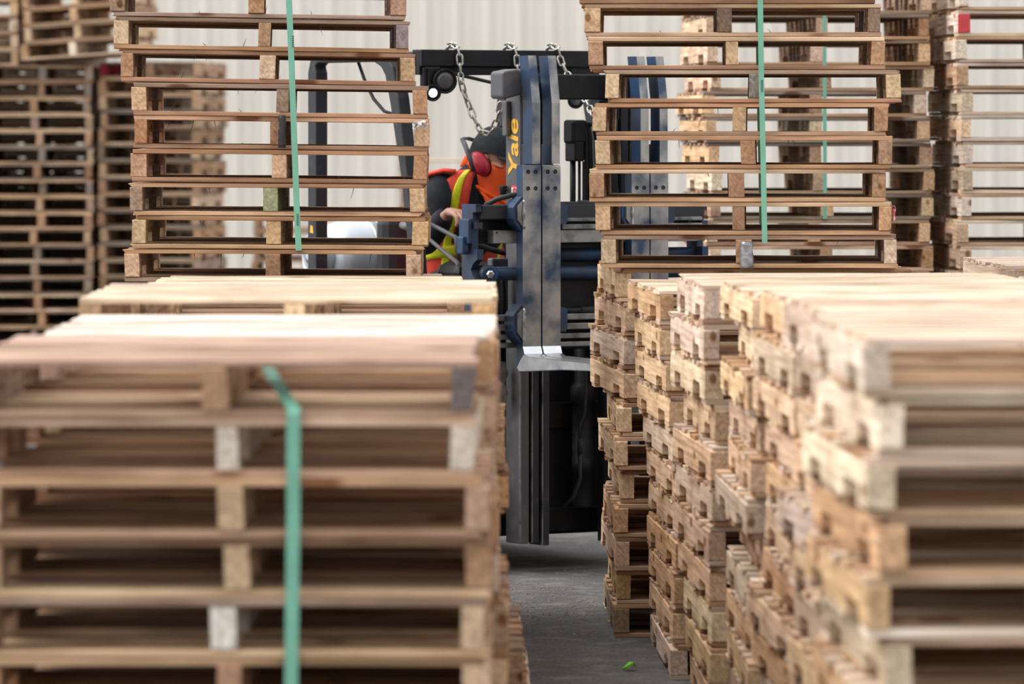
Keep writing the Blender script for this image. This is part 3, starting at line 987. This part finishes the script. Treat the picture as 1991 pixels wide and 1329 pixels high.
# truck body
m = MB(); m.box(-.40, .40, .36, 1.45, .13, .62, .03); m.box(-.52, .52, .86, 1.38, .14, .60, .03); fpart(m, 'chassis', [M_black])
m = MB(); m.box(-.40, .40, .36, .56, .56, 1.22, .04); fpart(m, 'front_cowl', [M_black])
m = MB(); m.box(-.40, .40, 1.0, 1.5, .60, .91, .04); fpart(m, 'engine_hood', [M_dark])
m = MB(); m.prism([(1.45, .22), (2.0, .30), (2.08, .55), (2.06, .95), (1.95, 1.04), (1.45, 1.04)], 'x', -.44, .44)
h = fpart(m, 'counterweight', [M_dark]); q = h.modifiers.new('bevel', 'BEVEL'); q.width = .03; q.segments = 3
m = MB(); m.box(-.22, .22, .98, 1.40, .90, .970, .03); m.box(-.22, .22, 1.27, 1.40, .95, 1.40, .045); fpart(m, 'seat', [M_dark])
for (wx, wy, rr, ww) in ((-.64, .45, .265, .15), (.50, .45, .265, .15), (-.46, 1.62, .21, .14), (.32, 1.62, .21, .14)):
    m = MB()
    M = axis_matrix((wx, wy, rr), (1, 0, 0))
    m.lathe([(rr * .55, 0), (rr * .93, .0), (rr, .018), (rr, ww - .018), (rr * .93, ww), (rr * .55, ww)], 28, M)
    t = fpart(m, 'tyre', [M_rubber])
    m = MB(); m.lathe([(rr * .2, .02), (rr * .3, .01), (rr * .56, .02), (rr * .56, ww - .02), (rr * .3, ww - .01)], 20, M); fpart(m, 'wheel_hub', [M_mastgrey], t)
m = MB(); m.tube([(.0, .58, 1.10), (.0, .66, 1.30)], .022, 12); fpart(m, 'steering_column', [M_black])
m = MB()
ring = [(math.cos(a) * .17, math.sin(a) * .16 * .9, math.sin(a) * .07) for a in [2 * math.pi * q / 24 for q in range(25)]]
m.tube([(a, .69 + b, 1.315 + c) for a, b, c in ring], .012, 8, cap=False)
m.tube([(-.17, .69, 1.315), (.17, .69, 1.315)], .012, 8); fpart(m, 'steering_wheel', [M_black])
for k, (xa, ya, za, xb, yb, zb_) in enumerate(((-.40, .70, 1.385, -.36, .45, 1.32), (-.44, .72, 1.36, -.38, .40, 1.22))):
    m = MB()
    m.tube([(xa, ya, za), (xa + .01, ya - .08, za - .012), (xb, yb, zb_), (xb + .01, yb - .01, zb_ - .1)], .009, 10)
    m.tube([(xa - .004, ya + .02, za + .004), (xa + .004, ya - .05, za - .008)], [.014, .019], 12)
    fpart(m, 'control_lever', [M_mastgrey])

# overhead guard
GX = .45
for s in (-1, 1):
    X = s * GX
    path = [(X, 1.45, .98), (X, 1.45, 1.60), (X, 1.45, 1.98), (X, 1.445, 2.02), (X, 1.40, 2.045), (X, .92, 2.045), (X, .84, 2.03), (X, .79, 1.98), (X, .745, 1.86),
            (X, .66, 1.55), (X, .60, 1.25), (X, .565, 1.0)]
    m = MB()
    prof = [(-.5, -.5), (.5, -.5), (.5, .5), (-.5, .5)]
    k = len(path)
    vs, fs = [], []
    for i, p in enumerate(path):
        a = Vector(path[max(i - 1, 0)]); b = Vector(path[min(i + 1, k - 1)])
        t = (b - a).normalized()
        nn = Vector((1, 0, 0)).cross(t).normalized()
        wd = .075 if i < 3 else .05
        if 6 <= i <= 8: wd = .07
        for (u, v) in prof:
            vs.append(Vector(p) + Vector((1, 0, 0)) * u * .055 + nn * v * wd)
    for i in range(k - 1):
        for q in range(4):
            fs.append((i * 4 + q, i * 4 + (q + 1) % 4, i * 4 + 4 + (q + 1) % 4, i * 4 + 4 + q))
    fs += [(3, 2, 1, 0), tuple((k - 1) * 4 + q for q in range(4))]
    m.add(vs, fs)
    o = fpart(m, 'guard_pillar', [M_dark])
    q = o.modifiers.new('bevel', 'BEVEL'); q.width = .006; q.segments = 2
m = MB(); m.box(-GX + .02, GX - .03, .60, .68, 1.998, 2.066, .004); m.box(-GX + .02, GX - .04, .62, .66, 1.965, 2.0, .003); fpart(m, 'guard_front_beam', [M_black])
for q in range(5):
    m = MB(); m.box(-GX + .02, GX - .02, .82 + .13 * q, .85 + .13 * q, 2.025, 2.06, .004); fpart(m, 'guard_roof_bar', [M_black])
for s in (-1, 1):
    m = MB(); m.box(s * (GX - .04) - .02, s * (GX - .04) + .02, .64, .95, 2.0, 2.055, .004); fpart(m, 'guard_side_beam', [M_black])
m = MB(); m.tube([(-GX + .03, 1.15, 2.02), (-GX + .03, 1.10, 1.95), (-GX + .03, 1.02, 1.87), (-GX + .03, .93, 1.82), (-GX + .03, .80, 1.80)], .007, 8); fpart(m, 'wiring_cable', [M_rubber])
m = MB(); m.tube([(-.31, .60, 1.975), (-.22, .58, 1.955), (-.12, .50, 1.925), (-.05, .30, 1.93)], .007, 8); fpart(m, 'wiring_cable', [M_rubber])


def lamp(x, z, rr, lensm, y=.58, mount=True):
    m = MB()
    M = axis_matrix((x, y, z), (-.15, -1, -.1))
    m.lathe([(rr * .3, -rr * .9), (rr * .8, -rr * .5), (rr, 0), (rr, rr * .25), (rr * .86, rr * .25), (rr * .84, rr * .16)], 24, M)
    if mount:
        m.box(x - .012, x + .012, y + .01, y + .04, z, 1.99, .003)
    o = fpart(m, 'work_lamp', [M_black])
    m = MB(); k = .5 if lensm is M_led else .84
    m.lathe([(rr * k, rr * .15), (rr * .5, rr * .22), (0, rr * .25)], 24, M); fpart(m, 'lens', [lensm], o)
    if lensm is M_led:
        m = MB(); m.lathe([(rr * .86, rr * .14), (rr * .6, rr * .16)], 24, M); fpart(m, 'reflector', [M_steel], o)


lamp(-.338, 1.940, .050, M_lens)
lamp(-.392, 1.893, .034, M_led)
lamp(.27, 1.865, .034, M_lens)
m = MB(); m.box(-.42, -.34, .60, .64, 1.90, 2.0, .01); fpart(m, 'lamp_bracket', [M_black])
# yellow painted marks on the rear guard pillar
m = MB()
for z0, z1 in ((1.318, 1.352), (1.372, 1.40)):
    m.prism([(1.435, z0), (1.465, z0 + .004), (1.46, z1), (1.44, z1 - .004)], 'x', -GX - .0288, -GX - .0275)
fpart(m, 'painted_mark', [M_yellow])

# gas bottle lying across the counterweight
GB = empty('gas_bottle', Matrix.Rotation(TH, 3, 'Z') @ Vector((.06, 1.74, 0)) + Vector((X0F, D0F, 1.04)), TH, 'white aluminium gas bottle lying across the rear of the forklift', 'gas bottle')
AX = axis_matrix((-.37, 0, .175), (1, 0, 0))
m = MB(); m.lathe([(.05, .04), (.10, .05), (.135, .075), (.148, .115), (.150, .16), (.150, .60), (.145, .65), (.12, .69), (.06, .71)], 32, AX); m.build('bottle_body', M_tank, GB)
m = MB(); m.lathe([(.085, .065), (.080, .05), (.088, .0), (.094, -.012), (.102, -.008), (.098, .01), (.094, .06)], 28, AX); m.build('collar', M_tank, GB)
m = MB(); m.lathe([(.02, .05), (.02, -.005), (.03, -.005), (.03, -.03), (.012, -.035)], 14, AX); m.build('valve', M_bright, GB)
for hx in (.22, .52):
    m = MB(); m.lathe([(.1535, hx), (.1545, hx), (.1545, hx + .04), (.1535, hx + .04)], 32, AX); m.build('holding_band', M_steel, GB)
m = MB(); m.box(-.25, .30, -.10, .10, .0, .035, .006); m.build('cradle', M_dark, GB)

# ------------------------------------------------------------------ chains hanging from the guard
R3 = Matrix.Rotation(TH, 3, 'Z')


def fw(p):
    return R3 @ Vector(p) + Vector((X0F, D0F, 0))


lm = MB()
LP, LR_ = .0215, .0112
ring = []
for q in range(16):
    a = 2 * math.pi * q / 16
    ring.append((math.cos(a) * LR_ + 0, 0, math.sin(a) * LR_ + (LP * .55 if math.sin(a) > 0 else -LP * .55)))
lm.tube(ring + [ring[0]], .0043, 6, cap=False, up=(0, 1, 0))
LINK = lm.data('link', M_chain)


def chain(path, label):
    """links along a smooth polyline given in forklift coordinates"""
    P = [fw(p) for p in path]
    # Catmull-Rom resample
    dense = []
    for i in range(len(P) - 1):
        p0, p1, p2, p3 = P[max(i - 1, 0)], P[i], P[i + 1], P[min(i + 2, len(P) - 1)]
        for t in [q / 24 for q in range(24)]:
            dense.append(0.5 * ((2 * p1) + (p2 - p0) * t + (2 * p0 - 5 * p1 + 4 * p2 - p3) * t * t + (3 * p1 - p0 - 3 * p2 + p3) * t ** 3))
    dense.append(P[-1])
    root = empty('hanging_chain', P[0], 0, label, 'chain', 'steel chains on the forklift guard')
    step = .0355
    acc, k, last = 0.0, 0, dense[0]
    for a, b in zip(dense, dense[1:]):
        acc += (b - a).length
        if acc >= step:
            t = (b - last).normalized()
            mid = (b + last) / 2
            q = t.to_track_quat('Z', 'Y').to_matrix().to_4x4() @ Matrix.Rotation(math.radians(35 + 90 * (k % 2)), 4, 'Z')
            o = link('link', LINK, root)
            o.matrix_local = Matrix.Translation(mid - P[0]) @ q
            last = b
            acc = 0
            k += 1
    return root


chain([(-.265, .70, 2.06), (-.265, .66, 2.086), (-.265, .60, 2.075), (-.265, .583, 2.02), (-.262, .575, 1.93), (-.235, .56, 1.84), (-.222, .52, 1.765), (-.205, .50, 1.730), (-.190, .46, 1.738),
       (-.182, .42, 1.80), (-.175, .40, 1.88)], 'long steel chain drooping over the operator\'s cap')
chain([(.0, .70, 2.06), (.0, .66, 2.086), (.0, .60, 2.075), (.0, .583, 2.02), (.0, .575, 1.94)], 'short steel chain on the guard behind the fork uprights')
chain([(.20, .70, 2.06), (.20, .66, 2.086), (.20, .60, 2.075), (.205, .583, 2.02), (.215, .50, 1.93), (.215, .40, 1.86), (.19, .31, 1.80), (.16, .29, 1.785)],
      'steel chain on the guard holding the black hose bundle')

# ------------------------------------------------------------------ operator (forklift coordinates, facing -y, head turned right)
HY = .86        # torso fore-aft
bme = bpy.data.meshes.new('person')
J = {}


def P_(n, p, r):
    J[n] = (len(J), p, r)


P_('pelvis', (0, 1.10, 1.12), (.150, .115))
P_('belly', (0, 1.06, 1.29), (.140, .105))
P_('chest', (0, .98, 1.42), (.150, .105))
P_('upper', (0, .93, 1.50), (.120, .085))
P_('neck', (.02, .885, 1.555), (.055, .055))
P_('skull', (.045, .850, 1.612), (.070, .080))
P_('crown', (.045, .855, 1.675), (.060, .070))
P_('sho_r', (-.165, .93, 1.505), (.062, .062))
P_('elb_r', (-.27, .86, 1.29), (.043, .043))
P_('wri_r', (-.275, .665, 1.418), (.028, .024))
P_('sho_l', (.165, .93, 1.505), (.062, .062))
P_('elb_l', (.25, .82, 1.30), (.043, .043))
P_('wri_l', (.13, .66, 1.36), (.028, .024))
P_('hip_r', (-.10, 1.06, 1.09), (.085, .085))
P_('kne_r', (-.15, .68, 1.07), (.062, .062))
P_('ank_r', (-.14, .64, .72), (.042, .042))
P_('toe_r', (-.14, .50, .665), (.036, .030))
P_('hip_l', (.10, 1.06, 1.09), (.085, .085))
P_('kne_l', (.15, .68, 1.07), (.062, .062))
P_('ank_l', (.14, .64, .72), (.042, .042))
P_('toe_l', (.14, .50, .665), (.036, .030))
ed = [('pelvis', 'belly'), ('belly', 'chest'), ('chest', 'upper'), ('upper', 'neck'), ('neck', 'skull'), ('skull', 'crown'), ('upper', 'sho_r'), ('sho_r', 'elb_r'), ('elb_r', 'wri_r'),
      ('upper', 'sho_l'), ('sho_l', 'elb_l'), ('elb_l', 'wri_l'), ('pelvis', 'hip_r'), ('hip_r', 'kne_r'), ('kne_r', 'ank_r'), ('ank_r', 'toe_r'),
      ('pelvis', 'hip_l'), ('hip_l', 'kne_l'), ('kne_l', 'ank_l'), ('ank_l', 'toe_l')]
# hands: palm chain and five fingers closing on a lever / the wheel
for sd, wr, fwd in (('r', Vector((-.275, .665, 1.418)), Vector((.06, -1, -.10)).normalized()), ('l', Vector((.13, .66, 1.36)), Vector((-.1, -1, -.15)).normalized())):
    side = Vector((1, 0, 0)) if sd == 'r' else Vector((-1, 0, 0))     # thumb side
    dn = Vector((0, -.1, -1))
    palm = wr + fwd * .055
    P_('palm_' + sd, tuple(palm), (.036, .018)); ed.append(('wri_' + sd, 'palm_' + sd))
    for q, (off, ln) in enumerate(((.030, .036), (.011, .041), (-.009, .038), (-.028, .030))):
        a = palm + side * off + fwd * .035
        b = a + fwd * ln * .75 + dn * ln * .35
        c = b + dn * ln * .8 + fwd * ln * .1
        e = c + dn * ln * .45 - fwd * ln * .45
        for nm, p, rr in (('a', a, .0105), ('b', b, .0098), ('c', c, .0088), ('d', e, .0075)):
            P_(f'f{q}{nm}_{sd}', tuple(p), (rr, rr))
        ed += [('palm_' + sd, f'f{q}a_{sd}'), (f'f{q}a_{sd}', f'f{q}b_{sd}'), (f'f{q}b_{sd}', f'f{q}c_{sd}'), (f'f{q}c_{sd}', f'f{q}d_{sd}')]
    a = wr + fwd * .03 + side * .028 + dn * .01
    b = a + side * .014 + fwd * .03 + dn * .022
    c = b + fwd * .022 + dn * .022 - side * .006
    for nm, p, rr in (('a', a, .013), ('b', b, .011), ('c', c, .0085)):
        P_(f't{nm}_{sd}', tuple(p), (rr, rr))
    ed += [('wri_' + sd, 'ta_' + sd), ('ta_' + sd, 'tb_' + sd), ('tb_' + sd, 'tc_' + sd)]
bme.from_pydata([v[1] for v in J.values()], [(J[a][0], J[b][0]) for a, b in ed], [])
bme.materials.append(M_skin)
PR = link('person', bme)
PR.location = (X0F, D0F, 0)
PR.rotation_euler = (0, 0, TH)
tag(PR, 'forklift operator in black cap, red ear muffs, orange neck gaiter and orange safety vest', 'person')
sk = PR.modifiers.new('skin', 'SKIN')
sk.use_smooth_shade = True
for v, (i, p, rr) in zip(bme.skin_vertices[0].data, J.values()):
    v.radius = rr
    v.use_root = False
bme.skin_vertices[0].data[0].use_root = True
ss = PR.modifiers.new('smooth', 'SUBSURF'); ss.levels = 2; ss.render_levels = 2


def ploft(name, rings, mat, n=20, parent=PR, cap=True, solid=0):
    """loft of ellipse rings [(centre, half a (x), half b (depth), tilt)]"""
    m = MB()
    vs, fs = [], []
    for (c, a, b, tilt) in rings:
        for q in range(n):
            w = 2 * math.pi * q / n
            p = Vector((math.cos(w) * a, math.sin(w) * b, 0))
            p = Matrix.Rotation(tilt, 3, 'X') @ p
            vs.append(Vector(c) + p)
    for i in range(len(rings) - 1):
        for q in range(n):
            fs.append((i * n + q, i * n + (q + 1) % n, (i + 1) * n + (q + 1) % n, (i + 1) * n + q))
    if cap:
        fs.append(tuple(range(n))[::-1]); fs.append(tuple((len(rings) - 1) * n + q for q in range(n)))
    m.add(vs, fs, 0, True)
    o = m.build(name, mat, parent)
    if solid:
        q = o.modifiers.new('thickness', 'SOLIDIFY'); q.thickness = solid; q.offset = 1
    return o


# hoodie: torso plus two sleeves in one garment
m = MB()
def add_loft(m, rings, n=20):
    vs, fs = [], []
    for (c, a, b, tilt) in rings:
        for q in range(n):
            w = 2 * math.pi * q / n
            p = Matrix.Rotation(tilt, 3, 'X') @ Vector((math.cos(w) * a, math.sin(w) * b, 0))
            vs.append(Vector(c) + p)
    for i in range(len(rings) - 1):
        for q in range(n):
            fs.append((i * n + q, i * n + (q + 1) % n, (i + 1) * n + (q + 1) % n, (i + 1) * n + q))
    fs.append(tuple(range(n))[::-1]); fs.append(tuple((len(rings) - 1) * n + q for q in range(n)))
    m.add(vs, fs, 0, True)
add_loft(m, [((0, 1.10, 1.06), .165, .125, .25), ((0, 1.06, 1.26), .180, .140, .25), ((0, 1.00, 1.38), .190, .140, .25), ((0, .95, 1.48), .190, .120, .3),
             ((0, .92, 1.535), .140, .095, .35), ((0, .895, 1.565), .085, .075, .4), ((0, .88, 1.59), .070, .066, .4)], 24)
m.tube([(-.10, .93, 1.50), (-.165, .93, 1.50), (-.21, .91, 1.44), (-.245, .89, 1.36), (-.272, .86, 1.29), (-.278, .79, 1.325), (-.277, .71, 1.38), (-.276, .685, 1.405)],
       [.075, .078, .072, .066, .062, .055, .046, .038], 16)
m.tube([(.10, .93, 1.50), (.165, .93, 1.50), (.21, .90, 1.44), (.235, .86, 1.36), (.25, .82, 1.30), (.21, .75, 1.32), (.16, .69, 1.345), (.138, .668, 1.355)],
       [.075, .078, .072, .066, .062, .055, .046, .038], 16)
hood = m.build('hoodie', M_navy, PR)
rm = hood.modifiers.new('remesh', 'REMESH'); rm.mode = 'VOXEL'; rm.voxel_size = .012; rm.use_smooth_shade = True
sm_ = hood.modifiers.new('smooth', 'SMOOTH'); sm_.iterations = 4
# trousers and boots
m = MB()
for s in (-1, 1):
    m.tube([(s * .07, 1.12, 1.085), (s * .10, 1.04, 1.085), (s * .13, .86, 1.09), (s * .15, .69, 1.075), (s * .148, .655, 1.02), (s * .143, .645, .90), (s * .14, .64, .76)],
           [.108, .10, .09, .08, .075, .066, .06], 14)
o = m.build('trousers', M_navy, PR)
rm = o.modifiers.new('remesh', 'REMESH'); rm.mode = 'VOXEL'; rm.voxel_size = .014; rm.use_smooth_shade = True
for s in (-1, 1):
    m = MB()
    m.tube([(s * .14, .66, .78), (s * .14, .66, .70), (s * .14, .62, .675), (s * .14, .54, .668), (s * .14, .47, .662)], [.056, .056, .052, .05, .036], 12)
    m.build('boot', M_black, PR)
m = MB(); m.box(-.40, .40, .42, 1.02, .60, .64, .006); fpart(m, 'floor_plate', [M_dark])


# vest: two front panels with bare middle, back, lime stripes - built from patches on the torso surface
def torso(z, w, grow):
    """point on the torso ellipse; w = 0 at the right hand side (-x), pi/2 front"""
    ks = [(1.12, 1.09, .175, .135), (1.26, 1.06, .182, .142), (1.38, 1.00, .194, .145), (1.48, .95, .196, .125), (1.535, .925, .165, .10), (1.572, .905, .115, .085)]
    for (za, ya, aa, ba), (zb2, yb, ab, bb) in zip(ks, ks[1:]):
        if z <= zb2 or zb2 == ks[-1][0]:
            t = max(0, min(1, (z - za) / (zb2 - za)))
            y, a, b = ya + (yb - ya) * t, aa + (ab - aa) * t, ba + (bb - ba) * t
            break
    return Vector((-math.cos(w) * (a + grow), y - math.sin(w) * (b + grow), z - .25 * math.sin(w) * (-b)))


def patch(name, w0f, w1f, z0, z1, grow, mat, parent, nz=14, nw=10):
    m = MB()
    vs, fs = [], []
    for i in range(nz):
        z = z0 + (z1 - z0) * i / (nz - 1)
        for j in range(nw):
            w = w0f(z) + (w1f(z) - w0f(z)) * j / (nw - 1)
            vs.append(torso(z, w, grow + .003 * math.sin(9 * w + 23 * z)))
    for i in range(nz - 1):
        for j in range(nw - 1):
            fs.append((i * nw + j, i * nw + j + 1, (i + 1) * nw + j + 1, (i + 1) * nw + j))
    m.add(vs, fs, 0, True)
    o = m.build(name, mat, parent)
    q = o.modifiers.new('thickness', 'SOLIDIFY'); q.thickness = .004; q.offset = 1
    return o


H2 = math.pi / 2
vest = patch('safety_vest', lambda z: .50 if z > 1.36 else -.05, lambda z: 1.18 if z > 1.36 else 1.45, 1.08, 1.568, .014, M_vest, PR)
patch('vest_panel', lambda z: 2.05 if z > 1.36 else 1.70, lambda z: 2.60 if z > 1.36 else 3.2, 1.10, 1.568, .010, M_vest, vest)
patch('vest_back', lambda z: 3.14 if z < 1.36 else 3.6, lambda z: 6.28 if z < 1.36 else 5.75, 1.10, 1.568, .012, M_vest, vest, nw=16)
patch('vest_stripe', lambda z: .80, lambda z: .98, 1.11, 1.565, .0165, M_lime, vest, nw=4)
patch('vest_stripe', lambda z: 2.22, lambda z: 2.38, 1.11, 1.565, .0165, M_lime, vest, nw=4)
patch('vest_stripe', lambda z: -.05, lambda z: 1.45, 1.20, 1.245, .0205, M_lime, vest, nz=4, nw=14)
m = MB()
m.tube([(-.125, .865, 1.575), (-.165, .89, 1.580), (-.205, .935, 1.565), (-.225, .97, 1.525)], .022, 10, ell=[(1.4, .5)] * 4)
m.build('vest_shoulder', M_vest, vest)

# head things: built facing -y about the head centre, then turned
HC = Vector((.045, .855, 1.618))
HT = math.radians(36)
HM = Matrix.Translation(HC) @ Matrix.Rotation(HT, 4, 'Z') @ Matrix.Rotation(math.radians(12), 4, 'X') @ Matrix.Rotation(math.radians(4), 4, 'Y')


def hbuild(m, name, mat, parent=PR):
    o = m.build(name, mat, parent)
    if parent is PR:
        o.matrix_local = HM
    return o


# face / head shape
bm = bmesh.new()
bmesh.ops.create_uvsphere(bm, u_segments=28, v_segments=20, radius=1.0)
for v in bm.verts:
    x, y, z = v.co
    v.co = Vector((x * .076, y * .098, z * .118))
    if z < -.1:
        k = 1 - .30 * min(1, (-z - .1) / .9)
        v.co.x *= k
        if y > 0: v.co.y *= (1 - .45 * min(1, -z))
    if y < -.3 and abs(x) < .28 and -.35 < z < .12:      # nose
        v.co.y -= .020 * (1 - abs(x) / .28) * (1 - abs(z + .16) / .3 if abs(z + .16) < .3 else 0)
    if y < -.5 and .08 < z < .22 and .2 < abs(x) < .65:   # eye sockets
        v.co.y += .008
hm_ = bpy.data.meshes.new('head')
bm.to_mesh(hm_); bm.free()
hm_.materials.append(M_skin)
for p in hm_.polygons: p.use_smooth = True
hd = link('head', hm_, PR); hd.matrix_local = HM
for s in (-1, 1):
    m = MB(); m.lathe([(0, -.012), (.0085, -.008), (.012, 0), (.0085, .008), (0, .012)], 14, Matrix.Translation((s * .031, -.080, .018))); m.build('eye', M_white, hd)
    m = MB(); m.tube([(s * .012, -.094, .038), (s * .030, -.092, .042), (s * .050, -.080, .037)], [.003, .0045, .002], 6); m.build('eyebrow', M_cap, hd)
    m = MB(); m.lathe([(.006, -.006), (.024, -.004), (.028, .004), (.020, .010), (.006, .006)], 14, axis_matrix((s * .074, .012, .0), (s, .2, 0))); m.build('ear', M_skin, hd)
m = MB(); m.tube([(-.024, -.083, -.062), (0, -.091, -.060), (.024, -.083, -.062)], [.003, .006, .003], 8); m.build('mouth', M_muff, hd)
# cap: crown and brim
m = MB()
vs, fs = [], []
NR, NC = 9, 28
for i in range(NR):
    t = i / (NR - 1) * math.pi / 2
    for q in range(NC):
        w = 2 * math.pi * q / NC
        bx, by = math.cos(w), math.sin(w)
        low = .030 - .050 * max(0, by)          # lower at the back of the head
        rr = math.cos(t) ** .75
        vs.append((bx * .088 * rr, by * .110 * rr + .002, low + (.142 - low) * math.sin(t) ** .9))
for i in range(NR - 1):
    for q in range(NC):
        fs.append((i * NC + q, i * NC + (q + 1) % NC, (i + 1) * NC + (q + 1) % NC, (i + 1) * NC + q))
m.add(vs, fs, 0, True)
m.lathe([(.010, .138), (.008, .148), (0, .150)], 10)
cap = hbuild(m, 'cap', M_cap)
m = MB()
vs, fs = [], []
for i in range(6):
    t = i / 5
    for q in range(15):
        a = -1.15 + 2.3 * q / 14
        R0 = .106
        X = math.sin(a) * (.086 + .004 * t)
        Y = -math.cos(a) * R0 - t * .075 * math.cos(a * 1.15)
        vs.append((X, Y, .034 - t * .010 - .35 * X * X * 10 * .35))
for i in range(5):
    for q in range(14):
        fs.append((i * 15 + q, i * 15 + q + 1, i * 15 + 16 + q, i * 15 + 15 + q))
m.add(vs, fs, 0, True)
br = m.build('brim', M_cap, cap); q = br.modifiers.new('thickness', 'SOLIDIFY'); q.thickness = .003
m = MB()
for (z0, z1, a0, a1) in ((.072, .088, -.62, -.36), (.055, .061, -.60, -.30)):
    vs = []
    for a in (a0, (a0 + a1) / 2, a1):
        for z in (z0, z1):
            sc = math.cos(math.asin(min(.98, (z - .03) / .115))) ** .75 + .035
            vs.append((math.sin(a) * .088 * sc, -math.cos(a) * .110 * sc - .002, z))
    m.add(vs, [(0, 2, 3, 1), (2, 4, 5, 3)])
pt = m.build('cap_patch', M_white, cap); q = pt.modifiers.new('thickness', 'SOLIDIFY'); q.thickness = .002
# neck gaiter
m = MB()
add_loft(m, [((0, -.002, -.012), .082, .108, -.12), ((0, -.006, -.04), .083, .109, -.10), ((0, -.004, -.075), .080, .102, 0), ((0, -.006, -.105), .074, .090, .2), ((0, -.018, -.130), .073, .088, .5),
             ((0, -.034, -.152), .072, .084, .75), ((0, -.046, -.168), .066, .078, .9)], 28)
g = hbuild(m, 'neck_gaiter', M_orange)
m = MB()
m.tube([(-.02, .082, .022), (-.02, .092, -.01), (-.02, .088, -.05)], [.012, .03, .045], 12, ell=[(1, .4)] * 3)
m.build('gaiter_back', M_orange, g)
m = MB()
for k, (yy, zz, rr, tl) in enumerate(((-.012, -.122, .078, .45), (-.030, -.146, .078, .7), (-.044, -.166, .074, .9))):
    m.tube([(math.cos(a) * rr, yy + math.sin(a) * (rr + .010) * math.cos(tl), zz + .004 * math.sin(a * 2 + k) + math.sin(a) * rr * math.sin(tl)) for a in [2 * math.pi * q / 26 for q in range(27)]], .0075, 8, cap=False)
m.build('gaiter_fold', M_orange, g)
# ear muffs with neckband behind the head
em = None
for s in (-1, 1):
    m = MB()
    M = Matrix.Translation((s * .092, .014, -.020)) @ Matrix.Rotation(math.radians(-48), 4, 'X') @ Matrix.Rotation(s * math.pi / 2, 4, 'Y') @ Matrix.Diagonal((1.30, .90, 1, 1))
    m.lathe([(.038, -.012), (.042, -.004), (.042, .010), (.038, .026), (.026, .037), (0, .041)], 24, M)
    if em is None:
        em = hbuild(m, 'ear_muffs', M_muff)
    else:
        m.build('ear_cup', M_muff, em)
    m = MB(); m.lathe([(.030, -.020), (.043, -.018), (.044, -.010), (.040, -.006)], 24, M); m.build('cushion', M_black, em)
m = MB()
pth = [(-.128, .018, -.055), (-.130, .045, -.010), (-.120, .085, .040), (-.085, .120, .062), (0, .135, .066), (.085, .120, .062), (.120, .085, .040), (.130, .045, -.010), (.128, .018, -.055)]
m.tube(pth, .007, 10, ell=[(.6, 1.5)] * len(pth)); m.build('neckband', M_bandblk, em)
